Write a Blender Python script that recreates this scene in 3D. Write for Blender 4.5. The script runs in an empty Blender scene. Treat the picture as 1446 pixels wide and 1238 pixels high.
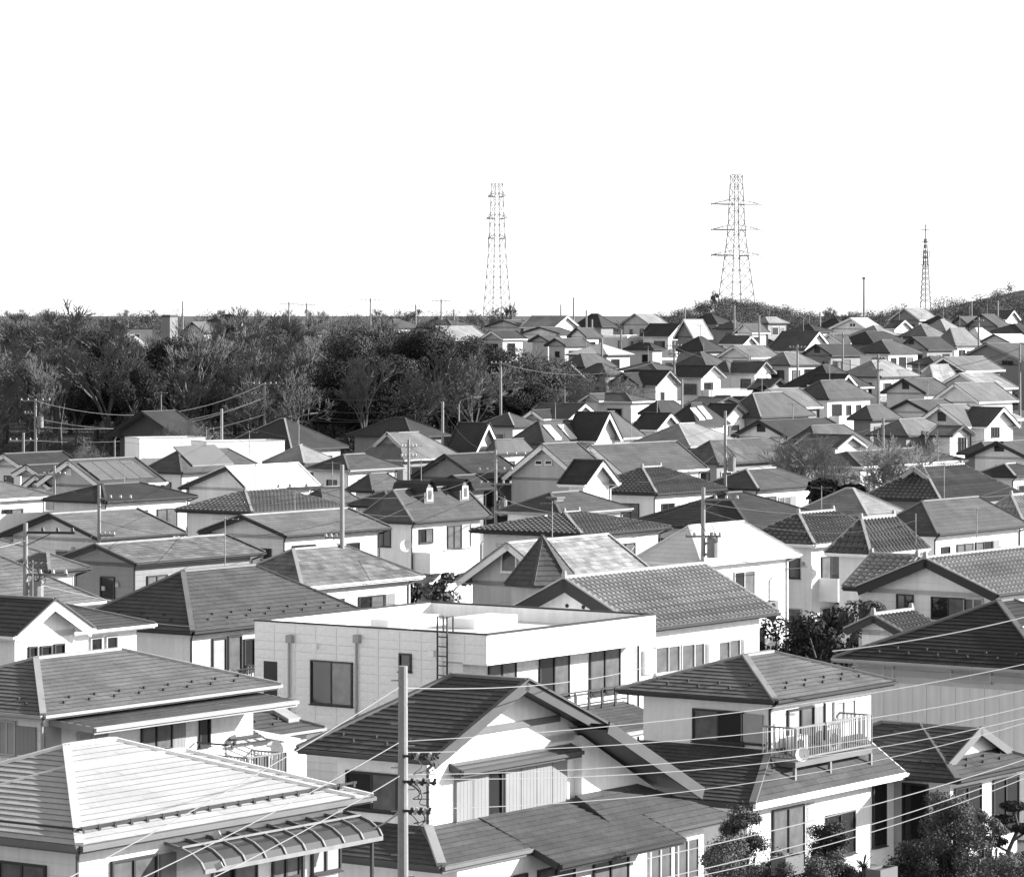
import bpy, math, random
import numpy as np
from mathutils import Vector, Matrix

# ------------------------------------------------------------------ camera, sky, sun, exposure
scene = bpy.context.scene
C = scene.collection
F, CX, HY, ZC = 5190.0, 723.0, 445.0, 17.0          # focal length in photo pixels, principal column, horizon row, eye height
cam_d = bpy.data.cameras.new('camera'); cam = bpy.data.objects.new('camera', cam_d); C.objects.link(cam)
cam.location = (0, 0, ZC); cam.rotation_euler = (math.pi / 2, 0, 0)
cam_d.sensor_fit = 'HORIZONTAL'; cam_d.sensor_width = 36.0; cam_d.lens = 36.0 * F / 1446.0
cam_d.shift_y = -(619.0 - HY) / 1446.0
cam_d.clip_start = 1.0; cam_d.clip_end = 20000.0
scene.camera = cam

SUN_AZ, SUN_EL = math.radians(9.0), math.radians(20.5)   # azimuth measured from +X towards +Y
sdir = Vector((math.cos(SUN_EL) * math.cos(SUN_AZ), math.cos(SUN_EL) * math.sin(SUN_AZ), math.sin(SUN_EL)))
world = bpy.data.worlds.new('World'); scene.world = world; world.use_nodes = True
wn, wl = world.node_tree.nodes, world.node_tree.links
wn.clear()
sky = wn.new('ShaderNodeTexSky'); sky.sky_type = 'NISHITA'; sky.sun_disc = False
sky.sun_elevation = SUN_EL; sky.sun_rotation = math.pi / 2 - SUN_AZ
sky.air_density = 1.0; sky.dust_density = 0.3; sky.ozone_density = 1.0
bw = wn.new('ShaderNodeRGBToBW'); bg = wn.new('ShaderNodeBackground'); bg.inputs['Strength'].default_value = 0.13
wo = wn.new('ShaderNodeOutputWorld')
wl.new(sky.outputs[0], bw.inputs[0]); wl.new(bw.outputs[0], bg.inputs['Color']); wl.new(bg.outputs[0], wo.inputs['Surface'])
sd = bpy.data.lights.new('sun', 'SUN'); sd.energy = 5.0; sd.angle = math.radians(0.5); sd.color = (1, 1, 1)
so = bpy.data.objects.new('sun', sd); C.objects.link(so); so.rotation_euler = sdir.to_track_quat('Z', 'Y').to_euler()
vs = scene.view_settings
vs.view_transform = 'Standard'; vs.look = 'None'; vs.exposure = 1.22; vs.gamma = 1.0; vs.use_curve_mapping = False
scene.render.engine = 'CYCLES'
scene.cycles.use_denoising = True
scene.cycles.max_bounces = 5
random.seed(7)

# ------------------------------------------------------------------ materials (all procedural, black and white place)
MATS = {}
def mat(name, tone, rough=0.8, var=0.12, scale=1.5, island=0.0, metal=0.0, fine=0.0, bump=0.0, bscale=20.0, spec=0.3, streak=0.0, siding=None):
    if name in MATS: return MATS[name]
    m = bpy.data.materials.new(name); m.use_nodes = True; nt = m.node_tree; n, l = nt.nodes, nt.links
    b = n['Principled BSDF']; b.inputs['Roughness'].default_value = rough; b.inputs['Metallic'].default_value = metal
    b.inputs['Specular IOR Level'].default_value = spec
    tc = n.new('ShaderNodeTexCoord')
    def math_(op, a, c):
        q = n.new('ShaderNodeMath'); q.operation = op
        for i, v in ((0, a), (1, c)):
            if isinstance(v, (int, float)): q.inputs[i].default_value = v
            else: l.new(v, q.inputs[i])
        return q.outputs[0]
    def rng(src, lo, hi, a=0.3, c=0.7):
        q = n.new('ShaderNodeMapRange'); q.inputs[1].default_value = a; q.inputs[2].default_value = c
        q.inputs[3].default_value = lo; q.inputs[4].default_value = hi; l.new(src, q.inputs[0]); return q.outputs[0]
    val = tone
    oi = n.new('ShaderNodeObjectInfo')
    if var:
        t = n.new('ShaderNodeTexNoise'); t.inputs['Scale'].default_value = scale; t.inputs['Detail'].default_value = 6
        l.new(tc.outputs['Object'], t.inputs['Vector'])
        val = math_('MULTIPLY', rng(t.outputs[0], 1 - var, 1 + var), val)
    if fine:
        t = n.new('ShaderNodeTexNoise'); t.inputs['Scale'].default_value = scale * 14; t.inputs['Detail'].default_value = 3
        l.new(tc.outputs['Object'], t.inputs['Vector'])
        val = math_('MULTIPLY', rng(t.outputs[0], 1 - fine, 1 + fine), val)
    if streak:
        mp = n.new('ShaderNodeMapping'); mp.inputs['Scale'].default_value = (5, 5, 0.25); l.new(tc.outputs['Object'], mp.inputs['Vector'])
        t = n.new('ShaderNodeTexNoise'); t.inputs['Scale'].default_value = 1.0; t.inputs['Detail'].default_value = 4
        l.new(mp.outputs[0], t.inputs['Vector'])
        val = math_('MULTIPLY', rng(t.outputs[0], 1 - streak, 1 + streak * 0.3), val)
    if island:
        ge = n.new('ShaderNodeNewGeometry')
        val = math_('MULTIPLY', rng(ge.outputs['Random Per Island'], 1 - island, 1 + island, 0, 1), val)
    if val is tone:
        b.inputs['Base Color'].default_value = (tone, tone, tone, 1)
    else:
        l.new(val, b.inputs['Base Color'])
    h = None
    if siding:                       # fine relief of cladding boards
        ax, pitch = siding
        sp = n.new('ShaderNodeSeparateXYZ'); l.new(tc.outputs['Object'], sp.inputs[0])
        if ax == 'h': src = sp.outputs[2]
        else: src = math_('ADD', sp.outputs[0], sp.outputs[1])
        fr = math_('FRACT', math_('MULTIPLY', src, 1.0 / pitch), 0)
        h = rng(fr, 0.0, 1.0, 0.0, 0.12)
        bp = n.new('ShaderNodeBump'); bp.inputs['Strength'].default_value = 0.6; bp.inputs['Distance'].default_value = 0.02
        l.new(h, bp.inputs['Height']); l.new(bp.outputs[0], b.inputs['Normal'])
    elif bump:
        t = n.new('ShaderNodeTexNoise'); t.inputs['Scale'].default_value = bscale; t.inputs['Detail'].default_value = 3
        l.new(tc.outputs['Object'], t.inputs['Vector'])
        bp = n.new('ShaderNodeBump'); bp.inputs['Strength'].default_value = bump; bp.inputs['Distance'].default_value = 0.03
        l.new(t.outputs[0], bp.inputs['Height']); l.new(bp.outputs[0], b.inputs['Normal'])
    MATS[name] = m
    return m

RT = {'d': 0.034, 'm': 0.074, 'g': 0.135, 'l': 0.23, 'v': 0.40, 'w': 0.62}
WT = {'d': 0.08, 'm': 0.22, 'g': 0.48, 'l': 0.76, 'w': 0.82}
def roof_mat(tone, tile):
    t = RT[tone]
    if tile == 'pan': return mat('glazed_tile_' + tone, t, 0.24, 0.18, 0.7, island=0.22, fine=0.12, spec=0.75)
    if tile == 'peb': return mat('mottled_shingle_' + tone, t, 0.85, 0.25, 2.0, island=0.3, fine=0.35)
    if tile == 'met': return mat('metal_sheet_' + tone, t, 0.45, 0.08, 0.5, island=0.05, spec=0.5)
    if tone in 'vw': return mat('roof_slate_' + tone, t, 0.7, 0.07, 0.7, island=0.06, fine=0.05, bump=0.25, bscale=30, streak=0.06)
    return mat('roof_slate_' + tone, t, 0.7, 0.2, 0.7, island=0.14, fine=0.14, bump=0.25, bscale=30, streak=0.16)
def edge_mat(tone): return mat('dark_tile_edge_' + tone, RT[tone] * 0.5, 0.9, 0.2, 3.0)  # riser faces take a darker tone than the roof, drawing the course lines
def wall_mat(tone, sid=None):
    k = 'wall_' + tone + (('_' + sid) if sid else '')
    return mat(k, WT[tone], 0.9, 0.07, 0.5, fine=0.03, streak=0.10, siding=(('h', 0.28) if sid == 'h' else ('v', 0.45)) if sid else None)
TRIM = {'w': mat('trim_white', 0.78, 0.6, 0.06), 'd': mat('trim_dark', 0.022, 0.5, 0.1), 'm': mat('trim_brown', 0.06, 0.6, 0.1), 'g': mat('trim_grey', 0.13, 0.6, 0.1), 'l': mat('trim_light', 0.32, 0.6, 0.08)}
GLASS = mat('window_glass', 0.018, 0.06, 0.0, spec=0.5)
CURT = mat('curtained_glass', 0.11, 0.15, 0.25, 2.5, spec=0.5)
PALE = mat('pale_screen', 0.30, 0.5, 0.1, 2.0)
FRD = mat('sash_dark', 0.03, 0.45, 0.0); FRL = mat('sash_light', 0.40, 0.5, 0.0)
SHUT = mat('storm_shutter', 0.22, 0.55, 0.08, 1.0, siding=('v', 0.16)); SHUTD = mat('storm_shutter_dark', 0.03, 0.5, 0.1)
METAL = mat('galvanised', 0.2, 0.6, 0.15, 3.0); DARKM = mat('dark_metal', 0.03, 0.5, 0.1)
CONC = mat('pole_concrete', 0.27, 0.9, 0.12, 1.2, fine=0.08, streak=0.15)
WIREL = mat('cable_pale', 0.26, 0.5, 0.0); WIREM = mat('cable_grey', 0.11, 0.6, 0.0); WIRED = mat('cable_dark', 0.05, 0.6, 0.0)
CERAM = mat('insulator_white', 0.4, 0.25, 0.0); CERAMD = mat('insulator_dark', 0.05, 0.3, 0.0)
STEEL = mat('tower_steel', 0.21, 0.6, 0.1)
BARK = mat('bark', 0.08, 0.95, 0.25, 3.0, fine=0.2); TWIG = mat('twig', 0.115, 0.95, 0.2, 2.0); TWIGL = mat('twig_pale', 0.2, 0.95, 0.2, 2.0)
LEAFD = mat('leaf_dark', 0.026, 0.8, 0.25, 0.6, island=0.25, spec=0.15); LEAFM = mat('leaf_mid', 0.07, 0.8, 0.25, 0.6, island=0.25, spec=0.15)
LEAFL = mat('leaf_pale', 0.11, 0.8, 0.3, 0.8, island=0.3, spec=0.15)
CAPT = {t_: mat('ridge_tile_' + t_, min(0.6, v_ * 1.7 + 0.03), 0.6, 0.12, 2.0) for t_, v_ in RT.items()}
SOLAR = mat('solar_cell', 0.12, 0.2, 0.1, 2.0, spec=0.6)
SKYL = mat('skylight_glass', 0.75, 0.15, 0.0)
ROOFDECK = mat('roof_membrane', 0.72, 0.7, 0.06, 0.6, fine=0.04)

# ------------------------------------------------------------------ mesh builder
class MB:
    def __init__(s): s.v = []; s.f = []; s.m = []
    def poly(s, pts, mi=0):
        i = len(s.v); s.v.extend([tuple(p) for p in pts]); s.f.append(tuple(range(i, i + len(pts)))); s.m.append(mi)
    def hexa(s, p, mi=0):           # 8 corners: bottom 0-3, top 4-7
        i = len(s.v); s.v.extend([tuple(q) for q in p])
        for f in ((3, 2, 1, 0), (4, 5, 6, 7), (0, 1, 5, 4), (1, 2, 6, 5), (2, 3, 7, 6), (3, 0, 4, 7)):
            s.f.append(tuple(i + k for k in f)); s.m.append(mi)
    def box(s, x0, x1, y0, y1, z0, z1, mi=0):
        s.hexa([(x0, y0, z0), (x1, y0, z0), (x1, y1, z0), (x0, y1, z0), (x0, y0, z1), (x1, y0, z1), (x1, y1, z1), (x0, y1, z1)], mi)
    def bar(s, p, q, w, h, mi=0, up=(0, 0, 1), drop=0.5):   # drop: share of h below the line
        p, q = Vector(p), Vector(q); d = (q - p)
        if d.length < 1e-6: return
        d.normalize(); sd_ = d.cross(Vector(up))
        if sd_.length < 1e-4: sd_ = d.cross(Vector((1, 0, 0)))
        sd_.normalize(); n = sd_.cross(d); a = sd_ * (w / 2); lo = n * (-h * drop); hi = n * (h * (1 - drop))
        s.hexa([p - a + lo, p + a + lo, q + a + lo, q - a + lo, p - a + hi, p + a + hi, q + a + hi, q - a + hi], mi)
    def tube(s, p, q, r0, r1, n=6, mi=0, cap=False):
        p, q = Vector(p), Vector(q); d = q - p
        if d.length < 1e-6: return
        d.normalize(); a = d.orthogonal().normalized(); b = d.cross(a); i = len(s.v)
        for c_, r in ((p, r0), (q, r1)):
            for k in range(n):
                t = 2 * math.pi * k / n; s.v.append(tuple(c_ + (a * math.cos(t) + b * math.sin(t)) * r))
        for k in range(n):
            s.f.append((i + k, i + (k + 1) % n, i + n + (k + 1) % n, i + n + k)); s.m.append(mi)
        if cap:
            s.f.append(tuple(i + n + k for k in range(n))); s.m.append(mi)
            s.f.append(tuple(i + n - 1 - k for k in range(n))); s.m.append(mi)
    def chain(s, pts, r, n=4, mi=0):
        for a, b in zip(pts, pts[1:]): s.tube(a, b, r, r, n, mi)
    def mesh(s, name, mats):
        me = bpy.data.meshes.new(name); me.from_pydata(s.v, [], s.f)
        for m in (mats if isinstance(mats, (list, tuple)) else [mats]): me.materials.append(m)
        if len(me.materials) > 1: me.polygons.foreach_set('material_index', s.m)
        me.update(); return me
    def build(s, name, mats, parent=None, loc=None, rz=0.0):
        return add(name, s.mesh(name, mats), parent, loc, rz)
def add(name, me, parent=None, loc=None, rz=0.0):
    o = bpy.data.objects.new(name, me); C.objects.link(o)
    if parent is not None: o.parent = parent
    if loc is not None: o.location = loc
    if rz: o.rotation_euler = (0, 0, rz)
    return o
def tag(o, label, cat, group=None, kind=None):
    if label: o['label'] = label
    if cat: o['category'] = cat
    if group: o['group'] = group
    if kind: o['kind'] = kind
    return o
def smooth(me):
    me.polygons.foreach_set('use_smooth', [True] * len(me.polygons)); return me

# ------------------------------------------------------------------ terrain
GP = [(-400, 0), (210, 0), (260, .25), (320, 1.6), (430, 5.0), (540, 8.6), (620, 10.6), (760, 13.0), (900, 14.0), (30000, 14.0)]
def gbase(Y):
    for (a, za), (b, zb) in zip(GP, GP[1:]):
        if Y <= b: return za + (zb - za) * (Y - a) / (b - a)
    return 14.0
HILLS = [(47, 800, 5.2, 15, 40), (150, 900, 11.0, 45, 80), (190, 940, 4, 60, 60), (-150, 1300, 7.0, 60, 100)]
def ground(X, Y):
    z = gbase(Y)
    for hx, hy, hz, sx, sy in HILLS:
        z += hz * math.exp(-((X - hx) / sx) ** 2 - ((Y - hy) / sy) ** 2)
    return z
def px(x, y, Y): return Vector(((x - CX) / F * Y, Y, ZC - (y - HY) / F * Y))
def gpx(x, Y):
    X = (x - CX) / F * Y; return Vector((X, Y, ground(X, Y)))
def depth_for(x, y, h):
    lo, hi = 40.0, 1150.0
    for _ in range(50):
        Y = (lo + hi) / 2
        if ZC - (y - HY) / F * Y > gbase(Y) + h: lo = Y
        else: hi = Y
    return lo
def frange(a, b, n): return [a + (b - a) * i / n for i in range(n + 1)]
ys = frange(-80, 300, 38) + frange(320, 1200, 44) + [1400, 1800, 2600, 4000, 7000, 12000]
xs = [-9000, -3000, -1200, -700] + frange(-420, 420, 70) + [700, 1200, 3000, 9000]
tb = MB()
for Y in ys:
    for X in xs: tb.v.append((X, Y, ground(X, Y)))
nx = len(xs)
for j in range(len(ys) - 1):
    for i in range(nx - 1):
        tb.f.append((j * nx + i, j * nx + i + 1, (j + 1) * nx + i + 1, (j + 1) * nx + i)); tb.m.append(0)
GROUND = mat('ground_soil', 0.08, 0.95, 0.35, 0.15, fine=0.25)
go = add('ground', smooth(tb.mesh('ground', GROUND))); tag(go, 'gardens and soil rising gently towards the hills', None, None, 'structure')

# ------------------------------------------------------------------ house engine
YAW0 = math.radians(54.7)
PROFILE = [(0.0, 0.0), (0.22, 0.75), (0.45, 1.0), (0.68, 0.75), (0.88, 0.0)]
def slope(mb, P0, P1, T0, T1, tile, course, lift, seg, mi=0, tw=0.3, amp=0.055, er=None):
    """courses of tiles on one roof plane: eave P0-P1, top T0 (over P0) - T1 (over P1)"""
    P0, P1, T0, T1 = map(Vector, (P0, P1, T0, T1))
    e = (P1 - P0); Ln = e.length
    if Ln < 0.05: return
    e.normalize(); r = T0 - P0; up = r - e * r.dot(e); Ht = up.length
    if Ht < 0.05: return
    up.normalize(); n = e.cross(up)
    if n.z < 0: n = -n
    sT0 = (T0 - P0).dot(e); sT1 = (T1 - P0).dot(e)
    rows = max(1, round(Ht / course)); d = Ht / rows
    for k in range(rows):
        t0, t1 = k * d, (k + 1) * d
        l0, r0 = sT0 * t0 / Ht, Ln + (sT1 - Ln) * t0 / Ht
        l1, r1 = sT0 * t1 / Ht, Ln + (sT1 - Ln) * t1 / Ht
        def P(s, t, o): return P0 + e * s + up * t + n * o
        if tile == 'pan':
            ss = []; q = math.floor(min(l0, l1) / tw) * tw
            while q < max(r0, r1) + tw:
                for a, b in PROFILE: ss.append((q + a * tw, b))
                q += tw
            base = len(mb.v); cnt = 0
            for s_, b in ss:
                a0 = min(max(s_, l0), r0); a1 = min(max(s_, l1), r1)
                mb.v.append(tuple(P(a0, t0, -0.01))); mb.v.append(tuple(P(a0, t0 - 0.02, amp * b + lift))); mb.v.append(tuple(P(a1, t1, amp * b)))
                cnt += 1
            for i in range(cnt - 1):
                A = base + i * 3; B = A + 3
                s0, s1 = ss[i][0], ss[i + 1][0]
                if s1 <= min(l0, l1) or s0 >= max(r0, r1): continue
                mb.f.append((A, B, B + 1, A + 1)); mb.m.append(mi)
                mb.f.append((A + 1, B + 1, B + 2, A + 2)); mb.m.append(mi)
        else:
            cuts = [None]
            if seg:
                off = (seg * 0.5 if k % 2 else 0.0) + random.random() * seg * 0.12
                lo, hi = min(l0, l1), max(r0, r1); cuts = []
                q = math.floor((lo - off) / seg) * seg + off
                while q < hi: cuts.append((q, q + seg)); q += seg
            for c_ in cuts:
                if c_ is None: a0, b0, a1, b1 = l0, r0, l1, r1
                else:
                    a0, b0 = max(c_[0], l0), min(c_[1], r0); a1, b1 = max(c_[0], l1), min(c_[1], r1)
                    a0, b0 = min(a0, r0), max(b0, l0); a1, b1 = min(a1, r1), max(b1, l1)
                    if b0 - a0 < 1e-4 and b1 - a1 < 1e-4: continue
                    b0 = max(b0, a0); b1 = max(b1, a1)
                lf = lift * (0.85 + 0.3 * random.random())
                i = len(mb.v)
                mb.v.extend([tuple(P(a0, t0, -0.01)), tuple(P(b0, t0, -0.01)), tuple(P(b0, t0 - 0.012, lf)), tuple(P(a0, t0 - 0.012, lf)), tuple(P(b1, t1, 0.002)), tuple(P(a1, t1, 0.002))])
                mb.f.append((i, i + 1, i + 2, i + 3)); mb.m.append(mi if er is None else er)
                mb.f.append((i + 3, i + 2, i + 4, i + 5)); mb.m.append(mi)

WCACHE = {}
def window_mesh(w, h, panes, lod, frame, glass, box):
    key = (round(w, 1), round(h, 1), panes, lod, frame.name, glass.name, box)
    if key in WCACHE: return WCACHE[key]
    w, h = key[0], key[1]; t = 0.055 if lod < 2 else 0.08
    mb = MB(); yo = -0.075
    mb.box(0, w, yo, 0.02, -t, 0); mb.box(0, w, yo, 0.02, h, h + t)
    mb.box(-t, 0, yo, 0.02, -t, h + t); mb.box(w, w + t, yo, 0.02, -t, h + t)
    if lod < 2:
        mb.box(-t - 0.03, w + t + 0.03, yo - 0.05, 0.02, -t - 0.035, -t - 0.003)
        for i in range(1, panes): mb.box(w * i / panes - t * .55, w * i / panes + t * .55, yo + 0.012, 0.0, 0, h)
    fm = mb.mesh('window', frame)
    pm = []
    k = panes if lod < 2 else 1
    for i in range(k):
        q = MB(); y = -0.022 - 0.018 * (i % 2)
        a, b = w * i / k + 0.004, w * (i + 1) / k - 0.004
        q.poly([(a, y, 0.004), (b, y, 0.004), (b, y, h - 0.004), (a, y, h - 0.004)])
        alt = CURT if (glass is GLASS and lod < 2 and k > 1 and i == (int(w * 10) + int(h * 10)) % 2 and int(w * 10 + h * 7) % 3) else glass
        pm.append(q.mesh('pane', alt))
    WCACHE[key] = (fm, pm); return WCACHE[key]

class House: pass
HOUSES = []
def B(t, x, y, xl=None, xr=None, ay=None, **k):
    d = dict(t=t, x=x, y=y, xl=xl, xr=xr, ay=ay); d.update(k); return d
def H(label, roof, wall, blocks, tile='slate', trim='d', a=0.0, name=None, cap=None, sid=None, win=True, seed=None, glass=None, cat='house', gut=None, guards=False, group='houses of the hillside suburb', caplight=None, keep=False, skirt=True):
    if isinstance(blocks, dict): blocks = [blocks]
    yaw = YAW0 + math.radians(a); ca, sa = math.cos(yaw), math.sin(yaw)
    hs = House(); hs.blocks = []; hs.label = label
    rs = random.Random(seed if seed is not None else len(HOUSES) * 13 + 5)
    main = blocks[0]['t']
    name = name or {'hip': 'hip_roof_house', 'gu': 'gable_roof_house', 'gv': 'gable_roof_house', 'flat': 'flat_roof_house'}.get(main, 'house')
    emp = bpy.data.objects.new(name, None); C.objects.link(emp); emp.empty_display_size = 0.5
    tag(emp, label, cat, group)
    hs.e = emp; hs.ca, hs.sa = ca, sa
    for bi, b in enumerate(blocks):
        h = b.get('h', 5.6)
        Y = b.get('Y') or depth_for(b['x'], b['y'], h)
        X = (b['x'] - CX) / F * Y; ze = ZC - (b['y'] - HY) / F * Y
        if 'L' in b: L = b['L']
        else: r = (b['xr'] - CX) / F; L = (r * Y - X) / (ca - r * sa)
        if 'W' in b: W = b['W']
        else: r = (b['xl'] - CX) / F; W = (r * Y - X) / (-sa - r * ca)
        L = max(L, 1.2); W = max(W, 1.2)
        L = min(L, 16); W = min(W, 16)
        t = b['t']; rr = b.get('r', 0.5)
        if b.get('p'): p = b['p']
        elif b.get('ay') is not None and t != 'flat':
            if t == 'gu': du, dv, m = 0, W * rr, W * rr
            elif t == 'gv': du, dv, m = L * rr, 0, L * rr
            else: m = min(L, W) / 2; du = dv = m
            Ya = Y + du * sa + dv * ca
            p = (ZC - (b['ay'] - HY) / F * Ya - ze) / m
            p = min(max(p, 0.18), 1.5)
        else: p = 0.42
        if bi == 0:
            hs.X, hs.Y = X, Y
            hs.z = min(ground(X, Y), ground(X + ca * L, Y + sa * L), ground(X - sa * W, Y + ca * W)) if Y < 900 else ground(X, Y)
            emp.location = (X, Y, hs.z); emp.rotation_euler = (0, 0, yaw)
        du, dv = X - hs.X, Y - hs.Y
        k = House(); k.u, k.v = du * ca + dv * sa, -du * sa + dv * ca
        k.L, k.W, k.p, k.t, k.ze = L, W, p, t, ze - hs.z; k.oh = b.get('oh', 0.5 if t != 'flat' else 0.0); k.r = rr; k.b = b; k.tone = b.get('roof', roof)
        k.Y, k.X = Y, X
        hs.blocks.append(k)
    hs.lod = 0 if hs.Y < 145 else (1 if hs.Y < 270 else 2)
    if sid is None and hs.lod < 2: sid = rs.choice((None, 'h', 'v', 'h'))
    if hs.lod == 2 and not keep:
        dn = {'w': 'w' if rs.random() < .55 else 'l', 'l': rs.choice(('g', 'm', 'g', 'l')), 'g': rs.choice(('g', 'm')), 'm': 'm', 'd': 'd'}; wall = dn[wall]
    hs.trim, hs.wallm = TRIM[trim], wall_mat(wall, sid)
    for bi, k in enumerate(hs.blocks):
        b = k.b
        build_block(hs, k, roof_mat(b.get('roof', roof), b.get('tile', tile)), b.get('tile', tile), wall_mat(b.get('wall', wall), b.get('sid', sid)), TRIM[b.get('trim', trim)], rs, cap or (TRIM['l'] if caplight else None), bi, guards and hs.lod == 0)
        if win and b.get('win', True): auto_windows(hs, k, rs, glass)
        if win and skirt and bi == 0 and hs.lod > 0 and k.t != 'flat' and k.ze > 4.4 and k.L > 3.5 and rs.random() < .65: add_skirt(hs, k, rs, b.get('roof', roof), tile, wall_mat(wall, sid))
        if win and hs.lod < 2 and k.ze > 4.4: clutter(hs, k, rs)
    k = hs.blocks[0]
    if hs.lod < 3 and k.t != 'flat' and len(HOUSES) > 6 and rs.random() < 0.4:      # television aerial on the ridge
        zr = k.ze + k.p * (min(k.L, k.W) / 2 if k.t == 'hip' else (k.W / 2 if k.t == 'gu' else k.L / 2)); cu, cv = k.u + k.L * rs.uniform(.4, .6), k.v + k.W * .5
        t = (0.018, 0.022, 0.03)[hs.lod]; hh = rs.uniform(1.3, 2.0); q = MB(); q.bar((cu, cv, zr - .2), (cu, cv, zr + hh), t * 1.5, t * 1.5, up=(1, 0, 0))
        d = Vector((math.cos(2.2), math.sin(2.2), 0)); s_ = Vector((-d.y, d.x, 0)); c_ = Vector((cu, cv, zr + hh - .1)); q.bar(c_ - d * .5, c_ + d * .5, t, t)
        for i in range(6): o_ = c_ + d * (-.5 + .2 * i); q.bar(o_ - s_ * (.35 - .03 * i), o_ + s_ * (.35 - .03 * i), t * .8, t * .8)
        q.build('television_aerial', METAL, emp)
    HOUSES.append(hs)
    return hs

def build_block(hs, k, rm, tile, wm, tm, rs, capm, bi, guards):
    e, L, W, p, ze, oh, u0, v0 = hs.e, k.L, k.W, k.p, k.ze, k.oh, k.u, k.v
    lod = hs.lod; th = 0.14
    def Q(u, v, z): return Vector((u0 + u, v0 + v, z))
    w = MB()
    zb = k.b.get('zb', -1.2)
    if k.t == 'flat':
        pr = k.b.get('par', 0.5); tk = 0.22; po = k.b.get('po', 0.0)
        w.box(u0, u0 + L, v0 + po, v0 + W, zb, ze - pr - 0.02); w_po = po; po = 0.0
        w.build('wall', wm, e)
        q = MB()
        for (a, b_, c, d) in ((0, L, -po, tk - po), (0, L, W - tk, W), (0, tk, tk - po, W - tk), (L - tk, L, tk - po, W - tk)):
            q.box(u0 + a, u0 + b_, v0 + c, v0 + d, ze - pr - (k.b.get('pd', 0.0)), ze)
        par = q.build('parapet', wall_mat(k.b.get('pw', 'w')), e)
        cpp = MB(); o = 0.03
        for (a, b_, c, d) in ((-o, L + o, -po - o, tk - po - .05), (-o, L + o, W - tk + .05, W + o), (-o, tk - .05, tk - po - .05, W - tk + .05), (L - tk + .05, L + o, tk - po - .05, W - tk + .05)):
            cpp.box(u0 + a, u0 + b_, v0 + c, v0 + d, ze + 0.002, ze + 0.05)
        cpp.build('coping', tm, par)
        r = MB(); r.box(u0 + tk, u0 + L - tk, v0 + tk - po, v0 + W - tk, ze - pr - 0.018, ze - pr + 0.08); r.build('roof', ROOFDECK, e)
        return
    axis = 'u' if k.t == 'gu' else ('v' if k.t == 'gv' else ('u' if L >= W else 'v'))
    m = min(L, W) / 2
    if k.t == 'hip': e0 = e1 = m
    else: e0, e1 = k.b.get('e0', 0.0), k.b.get('e1', 0.0)
    hr = p * ((W if axis == 'u' else L) * k.r) ; zr = ze + hr
    if axis == 'u':
        A, Bp = Q(e0, W * k.r, zr), Q(L - e1, W * k.r, zr)
    else:
        A, Bp = Q(L * k.r, e0, zr), Q(L * k.r, W - e1, zr)
    c00, c10, c11, c01 = Q(0, 0, ze), Q(L, 0, ze), Q(L, W, ze), Q(0, W, ze)
    if axis == 'u':
        S = [('eave', c00, c10, A, Bp), ('eave', c11, c01, Bp, A), ('end', c01, c00, A, A, e0), ('end', c10, c11, Bp, Bp, e1)]
    else:
        S = [('eave', c01, c00, Bp, A), ('eave', c10, c11, A, Bp), ('end', c00, c10, A, A, e0), ('end', c11, c01, Bp, Bp, e1)]
    course = {'slate': (0.24, 0.3, 9.0)[lod], 'peb': (0.2, 0.3, 0.9)[lod], 'pan': (0.28, 0.32, 0.5)[lod], 'met': 0.9}[tile]
    tw = (0.3, 0.34, 0.5)[lod]
    seg = {'slate': (0.91, 1.6, 2.5)[lod], 'peb': (0.35, 0.5, 1.0)[lod], 'met': None}.get(tile)
    lift = {'slate': (0.028, 0.014, 0.012)[lod], 'peb': (0.03, 0.02, 0.015)[lod], 'pan': (0.05, 0.055, 0.06)[lod], 'met': 0.02}[tile]
    ti = tile if not (tile == 'pan' and k.Y > 330) else 'slate'
    rb = MB(); under = MB(); fas = MB(); gut = MB()
    for s_ in S:
        if s_[0] == 'end' and s_[5] <= 0.01: continue
        P0, P1, T0, T1 = s_[1:5]
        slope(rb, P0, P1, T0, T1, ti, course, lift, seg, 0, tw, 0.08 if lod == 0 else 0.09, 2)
        dn = Vector((0, 0, -th))
        rb.poly([P0 + dn, T0 + dn, T1 + dn, P1 + dn] if T0 != T1 else [P0 + dn, T0 + dn, P1 + dn], 1)
        ed = (P1 - P0).normalized(); out = Vector((ed.y, -ed.x, 0))
        fas.bar(P0 - out * 0.02, P1 - out * 0.02, 0.04, (0.14, 0.16, 0.15)[lod], 0, drop=0.99)
        if lod < 2: gut.bar(P0 + out * 0.06 + Vector((0, 0, -0.04)), P1 + out * 0.06 + Vector((0, 0, -0.04)), 0.1, 0.08, 0)
    # gable verges
    verge = []
    if axis == 'u':
        if e0 <= 0.01: verge += [(c00, A, (-1, 0)), (c01, A, (-1, 0))]
        if e1 <= 0.01: verge += [(c10, Bp, (1, 0)), (c11, Bp, (1, 0))]
    else:
        if e0 <= 0.01: verge += [(c00, A, (0, -1)), (c10, A, (0, -1))]
        if e1 <= 0.01: verge += [(c01, Bp, (0, 1)), (c11, Bp, (0, 1))]
    vb = k.b.get('vb', 0.24) * (1.0, .8, .72)[lod]
    for P, T, o in verge:
        o = Vector((o[0], o[1], 0))
        fas.bar(P - o * 0.022 + Vector((0, 0, 0.03)), T - o * 0.022 + Vector((0, 0, 0.03)), 0.05, vb, 0, drop=0.96)
        rb.bar(P + o * 0.005 + Vector((0, 0, 0.055)), T + o * 0.005 + Vector((0, 0, 0.055)), 0.14, 0.06, 0)
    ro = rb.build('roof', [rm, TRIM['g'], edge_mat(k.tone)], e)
    fas.build('fascia', tm, e)
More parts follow.
